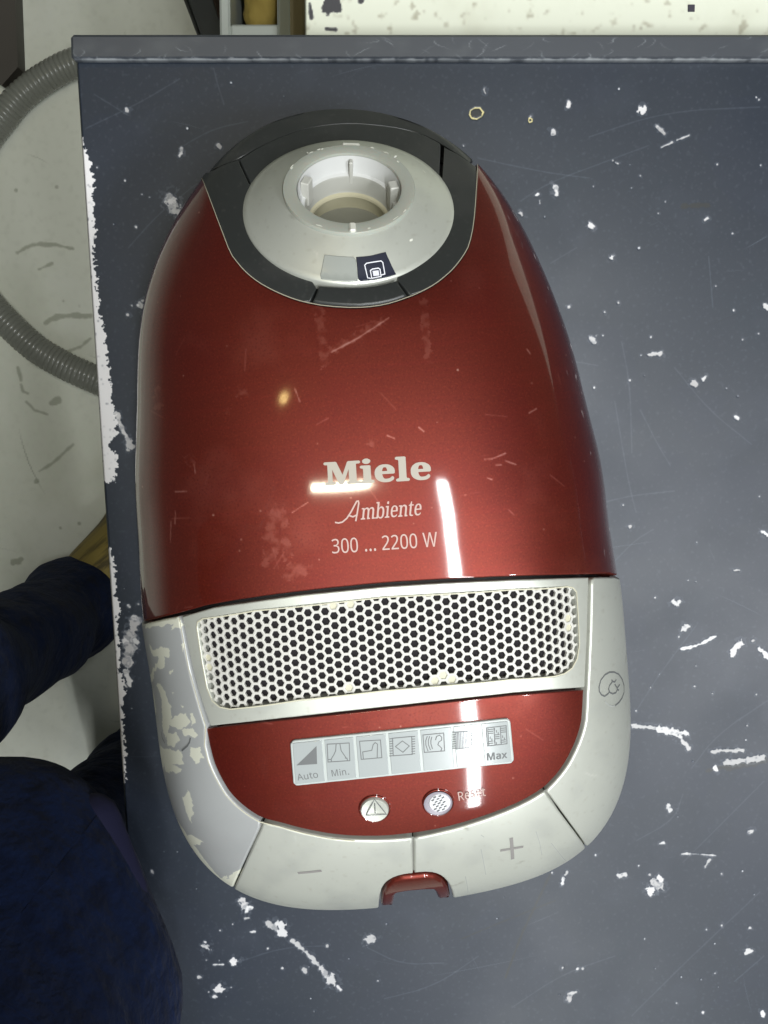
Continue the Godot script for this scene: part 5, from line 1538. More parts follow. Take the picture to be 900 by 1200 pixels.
func icon_rug() -> Array:
	return [[-28, 1050, 70, 1049, 66, 1148, -32, 1147, -28, 1050], [-17, 1097, 21, 1069, 54, 1100, 19, 1132, -17, 1097], [70, 1050, 86, 1050], [69, 1064, 85, 1064], [68, 1077, 84, 1077], [67, 1091, 83, 1090], [66, 1104, 82, 1104], [65, 1118, 81, 1117], [64, 1131, 80, 1131], [63, 1145, 79, 1145], [-42, 1052, -26, 1052], [-43, 1066, -27, 1065], [-44, 1079, -28, 1079], [-45, 1092, -29, 1092], [-46, 1106, -31, 1106], [-47, 1119, -32, 1119], [-48, 1133, -33, 1133], [-50, 1147, -34, 1146]]

func icon_ear() -> Array:
	return [[128, 1046, 234, 1045, 232, 1144, 128, 1143, 128, 1046], [149, 1056, 140, 1078, 139, 1103, 147, 1136], [161, 1057, 153, 1079, 152, 1102, 160, 1131], [172, 1062, 166, 1080, 165, 1100, 171, 1126], [190, 1078, 197, 1060, 212, 1055, 222, 1066, 221, 1083, 206, 1092, 200, 1106, 211, 1118, 219, 1129, 212, 1144]]

func icon_carpet() -> Array:
	return [[296, 1046, 374, 1046, 372, 1139, 294, 1140, 296, 1046], [304, 1047, 301, 1139], [311, 1047, 309, 1139], [319, 1047, 317, 1139], [327, 1047, 325, 1138], [335, 1047, 332, 1138], [343, 1047, 340, 1138], [350, 1047, 348, 1138], [358, 1047, 356, 1138], [366, 1047, 364, 1138], [280, 1046, 297, 1046], [279, 1059, 296, 1059], [279, 1072, 295, 1071], [278, 1084, 294, 1084], [277, 1097, 293, 1097], [276, 1110, 293, 1109], [275, 1122, 292, 1122], [275, 1135, 291, 1135], [376, 1048, 393, 1048], [375, 1060, 393, 1060], [375, 1073, 392, 1073], [374, 1085, 391, 1086], [373, 1098, 390, 1098], [372, 1111, 390, 1111], [372, 1124, 389, 1124], [371, 1136, 388, 1137]]

func icon_parquet() -> Array:
	return [[453, 1039, 555, 1039, 555, 1140, 453, 1140, 453, 1039], [462, 1049, 486, 1050], [462, 1060, 485, 1061], [461, 1071, 485, 1072], [461, 1079, 460, 1090], [470, 1091, 469, 1102], [478, 1103, 478, 1114], [459, 1115, 482, 1116], [458, 1127, 482, 1127], [460, 1045, 460, 1137], [495, 1046, 494, 1057], [504, 1059, 503, 1069], [512, 1071, 512, 1082], [493, 1083, 517, 1083], [492, 1094, 516, 1094], [492, 1105, 516, 1105], [491, 1112, 491, 1124], [500, 1125, 500, 1136], [492, 1045, 493, 1138], [527, 1050, 551, 1051], [526, 1061, 550, 1062], [526, 1072, 550, 1073], [525, 1080, 525, 1091], [534, 1092, 534, 1103], [543, 1105, 543, 1116], [524, 1117, 548, 1117], [523, 1128, 547, 1128], [525, 1046, 525, 1138]]

func icon_warning() -> Array:
	return [[-203, 1489, -150, 1391, -95, 1492, -203, 1489, -203, 1489], [-150, 1420, -152, 1462], [-153, 1472, -153, 1479]]

func icon_mesh() -> Array:
	return [[150, 1437, 159, 1432], [155, 1466, 164, 1461], [160, 1495, 169, 1491], [161, 1420, 170, 1415], [166, 1449, 175, 1444], [171, 1478, 180, 1473], [175, 1508, 184, 1503], [177, 1431, 186, 1427], [181, 1460, 191, 1455], [186, 1490, 195, 1485], [188, 1414, 197, 1410], [192, 1443, 201, 1438], [197, 1472, 206, 1467], [202, 1502, 211, 1497], [203, 1426, 212, 1421], [208, 1455, 217, 1450], [213, 1484, 222, 1479]]

func icon_plug() -> Array:
	return [[1211, 1053, 1192, 1056, 1160, 1051, 1133, 1029, 1117, 1002, 1117, 976, 1136, 946, 1176, 936, 1224, 946, 1278, 975, 1340, 1026, 1394, 1093, 1426, 1157, 1416, 1193, 1371, 1196, 1322, 1186, 1270, 1170], [1245, 1016, 1215, 1019, 1203, 1033, 1213, 1058, 1247, 1086, 1283, 1102, 1308, 1099, 1305, 1089, 1278, 1049], [1244, 1003, 1253, 1017, 1280, 1035, 1297, 1033], [1310, 1088, 1342, 1093], [1304, 1095, 1324, 1113]]

func icon_plug_faint() -> Array:
	return [[1263, 1167, 1240, 1155, 1203, 1130, 1171, 1095, 1161, 1080]]

func icon_worn() -> Array:
	return [[-1134, 1070, -1145, 1098, -1167, 1127, -1223, 1179], [-1491, 1223, -1483, 1255, -1444, 1258]]

func trim_hood() -> Array:
	return [[-1229, -2842, -1007, -2349, -907, -2102, -841, -1932, -788, -1791, -747, -1681, -714, -1590, -686, -1526, -659, -1484, -634, -1446, -609, -1413, -581, -1381, -551, -1351, -520, -1324, -488, -1300, -450, -1274, -405, -1247, -364, -1225, -324, -1207, -274, -1189, -213, -1171, -146, -1157, -72, -1146, -10, -1141, 40, -1141, 88, -1144, 132, -1150, 177, -1160, 222, -1173, 264, -1186, 301, -1201, 336, -1217, 369, -1234, 404, -1256, 439, -1283, 469, -1308, 493, -1331, 519, -1360, 548, -1396, 575, -1434, 599, -1473, 624, -1531, 652, -1610, 681, -1707, 714, -1827, 759, -1994, 834, -2257, 910, -2495]]

func trim_frame() -> Array:
	return [[-1115, 391, -1089, 666, -1045, 847, -1013, 973, -1037, 1084, -1027, 1178, -1004, 1246, -977, 1309, -950, 1364, -907, 1416, -850, 1469, -784, 1516, -677, 1544, -605, 1572, -529, 1600, -407, 1640, -282, 1666]]

func trim_opening() -> Array:
	return [[-1007, 431, -998, 403, -964, 383, -663, 341, -11, 320, 636, 341, 946, 376, 985, 391, 1006, 419, 1005, 537, 1000, 697, 978, 769, 941, 808, 891, 824, 834, 824, 603, 800, -51, 798, -487, 814, -783, 848, -856, 858, -915, 852, -958, 823, -983, 757, -998, 615, -1007, 431]]

func seam_lines() -> Array:
	return [[-765, 1530, -1506, 3069], [34, 1691, 22, 1986], [761, 1484, 1483, 2960]]

func icon_minus() -> Array:
	return [[-625, 1924, -501, 1903]]

func icon_plus() -> Array:
	return [[526, 1878, 645, 1882], [576, 1784, 598, 1989]]

func text_lines() -> Array:
	return [[-257, -262, 270, -249], [-189, -76, 212, -73], [-251, 82, 278, 89], [-535, 1251, -426, 1239], [-355, 1239, -266, 1234], [449, 1222, 552, 1221], [292, 1461, 436, 1447]]

func swash_line() -> Array:
	return [[-222, -73, -208, -69, -188, -72, -164, -89, -139, -121, -118, -154, -108, -169, -100, -170, -98, -160, -110, -111, -120, -74], [-150, -101, -133, -94, -112, -102]]

func button_centres() -> Array:
	return [[-155, 1464, -78, 1463], [181, 1461, 258, 1462], [190, 1460, 249, 1461]]

func grille_plug_spots() -> Array:
	return [[-962, 588, -948, 646, -977, 668, -263, 347, -172, 346, 202, 338, 288, 336, 950, 569, 945, 617, -265, 774, -216, 755, -166, 773, 203, 764, 252, 746, 294, 767]]

func grille_axes() -> Array:
	return [[-8, 547, -8, 598]]

func pedal_scuffs() -> Array:
	return [[406, 1837, 423, 1957, 448, 2139], [719, 1766, 754, 1893, 784, 2030], [830, 1925, 905, 2083, 1035, 2372], [324, 2121, 346, 2304, 363, 2473], [405, 1714, 421, 1733]]

func outline_window_clear() -> PackedVector2Array:
	return tenths([-106, 439, -91, 441, -77, 443, -62, 445, -48, 446, -33, 448, -8, 448, 18, 449, 43, 448, 58, 461, 61, 486, 65, 511, 69, 535, 72, 560, 48, 564, 24, 566, 0, 566, -24, 565, -49, 564, -73, 561, -96, 558, -119, 553, -123, 531, -118, 508, -114, 485, -110, 462])

func outline_window_navy() -> PackedVector2Array:
	return tenths([57, 448, 84, 443, 97, 441, 110, 438, 124, 435, 147, 427, 171, 417, 196, 407, 208, 401, 219, 421, 231, 441, 242, 460, 255, 479, 267, 499, 253, 506, 229, 518, 205, 528, 181, 536, 158, 544, 134, 550, 109, 555, 85, 560, 72, 547, 68, 523, 65, 499, 61, 473])

func icon_filter() -> Array:
	return [[136, 541, 121, 540, 103, 483, 112, 473, 186, 451, 195, 457, 208, 509, 190, 517], [142, 540, 133, 504, 143, 496, 174, 487, 182, 491, 189, 524, 142, 540]]

func icon_filter_dot() -> Array:
	return [[156, 514, 168, 511]]

func worn_patches() -> Array:
	return [[-1298, 442, -1214, 407, -1134, 384, -1080, 383, -1076, 420, -1103, 426, -1142, 448, -1145, 431, -1117, 410, -1153, 401, -1182, 429, -1288, 452], [-1323, 564, -1289, 588, -1226, 554, -1165, 548, -1173, 602, -1210, 606, -1218, 668, -1248, 684, -1276, 677, -1344, 792, -1426, 876, -1347, 744, -1279, 662, -1248, 620, -1308, 620], [-1306, 796, -1269, 772, -1230, 807, -1212, 865, -1196, 884, -1205, 926, -1241, 1027, -1277, 1101, -1294, 1052, -1278, 890, -1274, 831], [-1426, 866, -1354, 893, -1344, 977, -1421, 1114, -1420, 1245, -1412, 1410, -1414, 1384, -1421, 1179, -1423, 973], [-1226, 965, -1147, 901, -1100, 896, -1082, 936, -1150, 996, -1198, 988, -1230, 991], [-1255, 1049, -1182, 1019, -1165, 1049, -1211, 1113, -1268, 1125], [-1140, 991, -1073, 964, -1041, 1000, -1063, 1025, -1097, 1017, -1134, 1021], [-1099, 1081, -1043, 1067, -1028, 1124, -1073, 1166, -1103, 1130], [-1352, 1177, -1254, 1139, -1165, 1120, -1159, 1144, -1211, 1207, -1265, 1202, -1322, 1255, -1358, 1342, -1413, 1396], [-1186, 676, -1153, 665, -1171, 688, -1186, 692], [-1186, 794, -1169, 794, -1182, 803], [-1133, 856, -1114, 860, -1124, 870], [-1096, 514, -1078, 504, -1083, 558, -1092, 536], [-1077, 888, -1054, 881, -1048, 938, -1076, 958], [-1322, 1195, -1190, 1143, -1154, 1184, -1247, 1230, -1170, 1215, -1187, 1248, -1326, 1313], [-1154, 1341, -1130, 1425, -1177, 1559, -1200, 1479, -1206, 1408], [-1415, 1366, -1384, 1620, -1257, 1658, -1164, 1800, -1062, 2046, -1101, 2139, -1277, 1924, -1350, 1753, -1402, 1505], [-1344, 1770, -1185, 1651, -1113, 1677, -1324, 1824], [-1103, 2023, -959, 1852, -915, 1819, -1033, 2074], [-1024, 1905, -1118, 2125, -1168, 2076], [-1349, 450, -1202, 392, -1093, 370, -1084, 428, -1114, 413, -1206, 421, -1347, 484]]

func hood_scratches() -> Array:
	return [[-1051, -280, -984, -281], [-1059, -180, -1069, -114], [-1091, -128, -1107, -17], [-377, -757, -357, -691], [-933, -417, -928, -370], [-438, -142, -356, -186], [548, -326, 586, -325], [586, -325, 657, -346], [653, -309, 706, -284], [603, -292, 630, -291], [551, -233, 576, -222], [70, -485, 104, -468], [829, -865, 845, -839], [230, -514, 253, -491], [802, -536, 847, -554], [-177, -926, -34, -988, 126, -1076]]

func hood_smudges() -> Array:
	return [[-705, -791, -667, -810, -604, -747, -620, -727, -678, -746], [-750, -679, -719, -691, -714, -662, -744, -657], [-995, -464, -937, -475, -925, -416, -966, -404], [-504, 124, -437, 100, -354, 135, -370, 162, -461, 213, -516, 181], [-499, -18, -457, -1, -457, 84, -502, 96], [-575, -152, -484, -202, -465, -87, -536, 79, -614, 131], [-1153, -831, -1112, -842, -1101, -721, -1161, -710], [-32, -472, 11, -468, 22, -425, -28, -433], [-256, -1170, -204, -1165, -190, -871, -235, -844], [-187, -909, -193, -945, 128, -1102, 138, -1066], [287, -1161, 331, -1158, 322, -828, 292, -831]]

func bench_worn_edge() -> Array:
	return [[0, 102, 622, 102, 633, 103, 644, 103, 654, 104, 665, 104, 676, 105, 686, 105, 697, 105, 708, 106, 718, 106, 729, 107, 740, 107, 750, 107, 761, 108, 772, 108, 783, 109, 793, 109, 804, 109, 815, 110, 825, 110, 836, 111, 847, 111, 857, 111, 868, 112, 879, 112, 890, 113, 900, 113, 911, 114, 922, 114, 933, 114, 943, 115, 954, 115, 965, 116, 976, 116, 986, 116, 997, 117, 1008, 117, 1019, 118, 1029, 118, 1040, 118, 1051, 119, 1062, 119, 1073, 120, 1083, 120, 1094, 121, 1105, 121, 1116, 121, 1127, 122, 1137, 122, 1148, 123, 1159, 123, 1170, 123, 1181, 124, 1191, 124, 1202, 125, 1213, 125, 1224, 126, 1235, 126, 1246, 126, 1256, 127, 1267, 127, 1278, 128, 1289, 128, 1300, 128, 1311, 129, 1322, 129, 1332, 130, 1343, 130, 1354, 130, 1365, 131, 1376, 131, 1387, 132, 1398, 132, 1409, 133, 1420, 133, 1430, 133, 1441, 134, 1452, 134, 1463, 135, 1474, 135, 1485, 135, 1496, 136, 1507, 136, 1518, 137, 1529, 137, 1540, 138, 1551, 138, 1562, 138, 1572, 139, 1583, 139, 1594, 140, 1605, 140, 1616, 141, 1627, 141, 1638, 141, 1649, 142, 1660, 142, 1671, 143, 1682, 143, 1693, 143, 1704, 144, 1715, 144, 1726, 145, 1737, 145, 1748, 146, 1759, 146, 1770, 146, 1781, 147, 1792, 147, 1803, 148, 1814, 148, 1825, 149, 1836, 149, 1847, 149, 1858, 150, 1869, 150, 1880, 151, 1891, 151, 1902, 151, 1913, 152, 1925, 152, 1936, 153, 1947, 153, 1958, 154, 1969, 154, 1980, 154, 1991, 155, 2002, 155, 2013, 156, 2024, 156, 2035, 157, 2046, 157, 2057, 157, 2069, 158, 2080, 158, 2091, 159, 2102, 159, 2113, 160, 2124, 160, 2135, 160, 2146, 161, 2157, 161, 2169, 162, 2180, 162, 2191, 163, 2202, 163, 2213, 163, 2224, 164, 2236, 164, 2247, 165, 2258, 165, 2269, 165, 2280, 166, 2291, 166, 2303, 167, 2314, 167, 2325, 168, 2336, 168, 2347, 168, 2358, 169, 2370, 169, 2381, 170, 2392, 170, 2403, 171, 2414, 171, 2426, 171, 2437, 172, 2448, 172, 2459, 173, 2471, 173, 2482, 174, 2493, 174, 2504, 175, 2516, 175, 2527, 175, 2538, 176, 2549, 176, 2561, 177, 2572, 177, 2583, 178, 2594, 178, 2606, 178, 2617, 179, 2628, 179, 2639, 180, 2651, 180, 2662, 181, 2673, 181, 2685, 181, 2696, 182, 2707, 182, 2719, 183, 2730, 183, 2741, 184, 2753, 184, 2764, 184, 2775, 185, 2787, 185, 2798, 186, 2809, 186, 2821, 187, 2832, 187, 2843, 278, 2843, 277, 2832, 280, 2821, 285, 2809, 290, 2798, 293, 2787, 295, 2775, 297, 2764, 299, 2753, 301, 2741, 302, 2730, 303, 2719, 303, 2707, 304, 2696, 305, 2685, 302, 2673, 297, 2662, 292, 2651, 286, 2639, 270, 2628, 254, 2617, 246, 2606, 245, 2594, 245, 2583, 254, 2572, 274, 2561, 294, 2549, 300, 2538, 307, 2527, 309, 2516, 306, 2504, 304, 2493, 303, 2482, 304, 2471, 305, 2459, 306, 2448, 305, 2437, 303, 2426, 300, 2414, 297, 2403, 295, 2392, 293, 2381, 291, 2370, 289, 2358, 288, 2347, 286, 2336, 285, 2325, 283, 2314, 282, 2303, 280, 2291, 278, 2280, 278, 2269, 279, 2258, 280, 2247, 281, 2236, 281, 2224, 279, 2213, 277, 2202, 276, 2191, 274, 2180, 272, 2169, 270, 2157, 267, 2146, 264, 2135, 262, 2124, 261, 2113, 262, 2102, 263, 2091, 264, 2080, 262, 2069, 259, 2057, 256, 2046, 253, 2035, 251, 2024, 252, 2013, 253, 2002, 253, 1991, 254, 1980, 254, 1969, 252, 1958, 251, 1947, 249, 1936, 247, 1925, 247, 1913, 248, 1902, 249, 1891, 250, 1880, 249, 1869, 246, 1858, 242, 1847, 239, 1836, 238, 1825, 239, 1814, 240, 1803, 241, 1792, 237, 1781, 227, 1770, 218, 1759, 215, 1748, 211, 1737, 208, 1726, 204, 1715, 201, 1704, 202, 1693, 208, 1682, 215, 1671, 213, 1660, 211, 1649, 210, 1638, 208, 1627, 207, 1616, 204, 1605, 202, 1594, 199, 1583, 196, 1572, 194, 1562, 195, 1551, 197, 1540, 199, 1529, 201, 1518, 203, 1507, 201, 1496, 200, 1485, 199, 1474, 198, 1463, 197, 1452, 196, 1441, 194, 1430, 192, 1420, 190, 1409, 187, 1398, 185, 1387, 182, 1376, 181, 1365, 182, 1354, 182, 1343, 183, 1332, 184, 1322, 185, 1311, 188, 1300, 190, 1289, 193, 1278, 195, 1267, 198, 1256, 200, 1246, 203, 1235, 202, 1224, 200, 1213, 199, 1202, 198, 1191, 197, 1181, 195, 1170, 194, 1159, 191, 1148, 189, 1137, 187, 1127, 184, 1116, 182, 1105, 182, 1094, 184, 1083, 186, 1073, 188, 1062, 190, 1051, 192, 1040, 194, 1029, 194, 1019, 192, 1008, 190, 997, 188, 986, 188, 976, 190, 965, 192, 954, 194, 943, 195, 933, 197, 922, 198, 911, 199, 900, 200, 890, 199, 879, 196, 868, 194, 857, 191, 847, 188, 836, 186, 825, 185, 815, 183, 804, 182, 793, 180, 783, 178, 772, 174, 761, 170, 750, 166, 740, 163, 729, 159, 718, 156, 708, 153, 697, 150, 686, 146, 676, 143, 665, 139, 654, 136, 644, 135, 633, 135, 622],
		[0, 204, 3277, 204, 3289, 205, 3300, 205, 3312, 205, 3323, 206, 3335, 206, 3346, 207, 3358, 207, 3369, 208, 3381, 208, 3392, 208, 3404, 209, 3415, 209, 3427, 210, 3439, 210, 3450, 211, 3462, 211, 3473, 212, 3485, 212, 3496, 212, 3508, 213, 3519, 213, 3531, 214, 3543, 214, 3554, 215, 3566, 215, 3577, 216, 3589, 216, 3601, 216, 3612, 217, 3624, 217, 3635, 218, 3647, 218, 3659, 219, 3670, 219, 3682, 220, 3693, 220, 3705, 220, 3717, 221, 3728, 221, 3740, 222, 3752, 222, 3763, 223, 3775, 223, 3787, 224, 3798, 224, 3810, 224, 3822, 225, 3833, 225, 3845, 226, 3857, 226, 3868, 227, 3880, 227, 3892, 228, 3903, 228, 3915, 228, 3927, 229, 3938, 229, 3950, 230, 3962, 230, 3974, 231, 3985, 231, 3997, 232, 4009, 232, 4021, 233, 4032, 233, 4044, 233, 4056, 234, 4067, 234, 4079, 235, 4091, 235, 4103, 236, 4115, 236, 4126, 237, 4138, 237, 4150, 237, 4162, 238, 4173, 238, 4185, 239, 4197, 239, 4209, 240, 4221, 240, 4232, 241, 4244, 241, 4256, 242, 4268, 242, 4280, 242, 4291, 243, 4303, 243, 4315, 244, 4327, 244, 4339, 245, 4351, 245, 4362, 246, 4374, 246, 4386, 247, 4398, 247, 4410, 247, 4422, 248, 4434, 248, 4445, 249, 4457, 249, 4469, 250, 4481, 250, 4493, 251, 4505, 251, 4517, 252, 4529, 252, 4541, 252, 4552, 253, 4564, 253, 4576, 254, 4588, 254, 4600, 255, 4612, 255, 4624, 256, 4636, 256, 4648, 257, 4660, 257, 4672, 257, 4684, 258, 4696, 258, 4708, 259, 4720, 259, 4732, 260, 4744, 260, 4756, 261, 4768, 261, 4779, 262, 4791, 262, 4803, 262, 4815, 263, 4827, 263, 4839, 264, 4851, 264, 4863, 265, 4876, 265, 4888, 266, 4900, 306, 4900, 306, 4888, 306, 4876, 305, 4863, 305, 4851, 304, 4839, 304, 4827, 304, 4815, 305, 4803, 306, 4791, 306, 4779, 307, 4768, 308, 4756, 309, 4744, 309, 4732, 310, 4720, 311, 4708, 310, 4696, 310, 4684, 309, 4672, 309, 4660, 308, 4648, 307, 4636, 306, 4624, 304, 4612, 303, 4600, 302, 4588, 300, 4576, 299, 4564, 299, 4552, 298, 4541, 298, 4529, 297, 4517, 298, 4505, 298, 4493, 299, 4481, 300, 4469, 300, 4457, 301, 4445, 302, 4434, 303, 4422, 304, 4410, 303, 4398, 301, 4386, 299, 4374, 299, 4362, 303, 4351, 306, 4339, 308, 4327, 310, 4315, 311, 4303, 313, 4291, 316, 4280, 319, 4268, 322, 4256, 320, 4244, 317, 4232, 315, 4221, 313, 4209, 311, 4197, 309, 4185, 307, 4173, 302, 4162, 297, 4150, 292, 4138, 287, 4126, 282, 4115, 282, 4103, 283, 4091, 284, 4079, 285, 4067, 285, 4056, 286, 4044, 287, 4032, 287, 4021, 288, 4009, 289, 3997, 287, 3985, 285, 3974, 284, 3962, 282, 3950, 281, 3938, 281, 3927, 281, 3915, 282, 3903, 282, 3892, 282, 3880, 283, 3868, 283, 3857, 283, 3845, 281, 3833, 278, 3822, 276, 3810, 273, 3798, 270, 3787, 271, 3775, 277, 3763, 282, 3752, 287, 3740, 293, 3728, 300, 3717, 306, 3705, 305, 3693, 305, 3682, 305, 3670, 298, 3659, 292, 3647, 286, 3635, 280, 3624, 274, 3612, 268, 3601, 261, 3589, 265, 3577, 270, 3566, 274, 3554, 280, 3543, 281, 3531, 279, 3519, 276, 3508, 275, 3496, 274, 3485, 274, 3473, 274, 3462, 273, 3450, 273, 3439, 272, 3427, 272, 3415, 270, 3404, 267, 3392, 264, 3381, 261, 3369, 258, 3358, 255, 3346, 253, 3335, 251, 3323, 251, 3312, 250, 3300, 250, 3289, 249, 3277]]

func bench_chips() -> Array:
	return [[42, 1090, 5739, 1118, 5811],
		[31, 1112, 5811, 1148, 5790],
		[15, 1111, 5870, 1135, 5866],
		[15, 1146, 5967, 1173, 5965],
		[12, 1022, 5909],
		[10, 935, 5955],
		[35, 1269, 5903, 1323, 5938],
		[54, 1353, 5903, 1362, 5975],
		[27, 1431, 6027, 1490, 6079, 1558, 6141, 1627, 6224],
		[31, 1627, 6224, 1676, 6286],
		[65, 1700, 6307, 1715, 6338],
		[19, 1745, 6359, 1765, 6386],
		[50, 833, 6075],
		[23, 833, 6042],
		[50, 1034, 6182],
		[12, 886, 6203, 955, 6203],
		[15, 926, 6172],
		[27, 781, 6293],
		[54, 922, 6386],
		[27, 882, 6437, 906, 6437],
		[46, 1958, 6023, 1985, 6021],
		[15, 1364, 6228],
		[15, 1677, 6068],
		[23, 1510, 6236, 1522, 6257],
		[10, 1263, 6085],
		[12, 2028, 6320],
		[10, 837, 6172],
		[8, 849, 6403],
		[8, 971, 6437],
		[8, 1006, 6370],
		[12, 470, 5524, 481, 5540],
		[38, 4019, 3653, 4042, 3653],
		[32, 4087, 3833, 4101, 3816],
		[20, 4071, 3968, 4128, 3959, 4199, 3938, 4255, 3903, 4306, 3880],
		[38, 4420, 4003, 4441, 3962, 4474, 3924],
		[23, 4557, 3909],
		[29, 4597, 3962, 4632, 3991, 4668, 4032],
		[29, 4597, 3174, 4626, 3197],
		[14, 4412, 3433, 4447, 3433],
		[26, 3752, 4496, 3839, 4508, 3927, 4520],
		[43, 3941, 4523, 4014, 4541, 4116, 4552],
		[35, 4044, 4564, 4088, 4582],
		[26, 4097, 4606, 4145, 4654],
		[29, 4308, 4684, 4395, 4672, 4511, 4672],
		[35, 4398, 4756, 4514, 4744, 4653, 4726],
		[26, 4323, 4791, 4330, 4809],
		[40, 4016, 5062, 4029, 5086],
		[17, 3962, 5332, 3994, 5323],
		[20, 4119, 5405, 4172, 5399],
		[9, 4172, 5402, 4349, 5414],
		[17, 4281, 5494, 4308, 5445],
		[26, 4572, 5250, 4589, 5244],
		[63, 3925, 5610, 3970, 5634],
		[58, 3912, 5665],
		[40, 3969, 5579],
		[23, 3900, 5555],
		[26, 3683, 5558, 3736, 5552],
		[26, 3302, 5610, 3307, 5579],
		[20, 3318, 5555, 3330, 5536],
		[20, 3224, 5539],
		[23, 3712, 3137],
		[12, 4156, 3243],
		[12, 4106, 3502],
		[12, 4158, 3508],
		[12, 3886, 3618],
		[17, 4054, 3886],
		[14, 4175, 4085],
		[12, 4170, 4224],
		[12, 4290, 4277],
		[12, 4591, 4283],
		[14, 4534, 4499],
		[12, 3524, 5411],
		[14, 3825, 5487],
		[17, 4409, 5918],
		[23, 4601, 5936],
		[12, 4303, 5949],
		[35, 4584, 6122, 4604, 6104],
		[14, 4372, 6266],
		[20, 3312, 6228],
		[20, 3413, 6234],
		[20, 3451, 6234],
		[35, 3357, 6453, 3375, 6422],
		[23, 3375, 6416, 3404, 6409],
		[14, 4111, 6485],
		[26, 4709, 6554, 4719, 6573],
		[14, 4298, 6554],
		[12, 4394, 5546],
		[14, 3931, 4144],
		[12, 3873, 4232],
		[9, 3779, 4395],
		[12, 4529, 4600],
		[12, 3876, 6017],
		[22, 3251, 400, 3252, 420],
		[41, 3712, 445, 3726, 449],
		[22, 3825, 555, 3843, 573],
		[19, 3843, 573, 3867, 595],
		[10, 3851, 684, 3923, 653],
		[10, 3952, 637, 4029, 608],
		[12, 3544, 766],
		[14, 3560, 779, 3579, 786],
		[12, 3652, 791],
		[29, 3187, 931, 3188, 965],
		[26, 3403, 1176, 3417, 1187],
		[24, 3546, 1384, 3552, 1375],
		[14, 3598, 1669],
		[24, 3417, 1896, 3450, 1924],
		[19, 3757, 2009],
		[24, 3801, 2004, 3883, 1997],
		[36, 4100, 2187, 4115, 2203],
		[24, 4167, 2169, 4176, 2150],
		[26, 4388, 2415, 4398, 2415],
		[29, 4554, 1689, 4578, 1703],
		[12, 4351, 1717],
		[12, 4330, 1226],
		[17, 4150, 1138, 4159, 1133],
		[12, 4495, 795],
		[10, 4215, 791],
		[10, 3843, 1097],
		[10, 3887, 1025],
		[12, 4452, 370],
		[12, 4471, 387],
		[12, 3511, 1728],
		[12, 3817, 1889],
		[12, 3684, 2169],
		[12, 3451, 2220],
		[10, 4321, 2224],
		[12, 4564, 2936],
		[12, 3660, 2995],
		[10, 4416, 1907],
		[10, 4519, 1868],
		[10, 3274, 1696],
		[10, 3456, 1882],
		[10, 3503, 1880],
		[7, 3722, 862],
		[7, 3667, 938],
		[10, 4230, 1562],
		[23, 2709, 322, 2716, 338],
		[15, 3008, 493],
		[25, 3157, 578, 3161, 596],
		[35, 3177, 934, 3185, 952],
		[27, 3185, 959, 3185, 981],
		[17, 3053, 983, 3064, 976],
		[13, 3074, 1019, 3078, 1033],
		[27, 2946, 1096, 2963, 1110],
		[27, 3402, 1172, 3417, 1182],
		[15, 3275, 1695],
		[23, 3423, 1897, 3442, 1904],
		[23, 3251, 405, 3253, 423],
		[10, 2580, 674],
		[8, 3421, 929],
		[25, 419, 440, 424, 449],
		[15, 770, 688, 762, 720],
		[23, 758, 724, 754, 738],
		[25, 1008, 667, 1011, 679],
		[12, 399, 893],
		[8, 507, 977],
		[8, 556, 995],
		[65, 688, 999, 704, 1031],
		[65, 701, 1024, 722, 1073],
		[46, 718, 1064, 736, 1096],
		[8, 221, 809],
		[10, 465, 1184],
		[38, 476, 1680, 492, 1692],
		[18, 460, 1683],
		[15, 495, 1656],
		[19, 424, 1686],
		[23, 398, 1747],
		[10, 466, 1186],
		[30, 309, 2396, 328, 2447],
		[30, 328, 2447, 351, 2502],
		[32, 351, 2502, 384, 2569],
		[45, 390, 2575, 397, 2605],
		[15, 354, 3669],
		[13, 365, 3681],
		[19, 421, 3664],
		[44, 385, 3754, 389, 3773],
		[29, 409, 3758, 426, 3778],
		[48, 380, 3783, 373, 3851],
		[56, 363, 3860, 348, 3919],
		[29, 314, 3909, 329, 3914],
		[58, 371, 3929, 380, 3968],
		[45, 391, 3755, 395, 3796],
		[54, 383, 3796, 374, 3893],
		[71, 361, 3901, 366, 3966],
		[32, 321, 3912, 332, 3919],
		[32, 399, 3912, 408, 3916],
		[45, 355, 3966, 346, 4007],
		[51, 337, 4048, 347, 4080],
		[32, 316, 4052],
		[42, 327, 4121, 331, 4154],
		[48, 334, 4154, 341, 4195],
		[10, 361, 4379]]

func bench_dark_marks() -> Array:
	return [[26, 4272, 4815, 4399, 4785, 4543, 4762],
		[40, 4399, 4797, 4573, 4768, 4670, 4738],
		[14, 3218, 5543, 3030, 5967, 2915, 6297],
		[7, 2604, 6017, 2957, 5862, 3251, 5739],
		[29, 4003, 1051, 4168, 1046],
		[52, 2652, 468, 2668, 474],
		[29, 3008, 513]]

func bench_yellow_marks() -> Array:
	return [[9, 2619, 479, 2624, 453, 2651, 437, 2684, 437, 2706, 463, 2696, 490, 2663, 506, 2630, 500, 2619, 479],
		[9, 2997, 516, 3002, 500, 3019, 506, 3019, 521, 3003, 527, 2997, 516]]

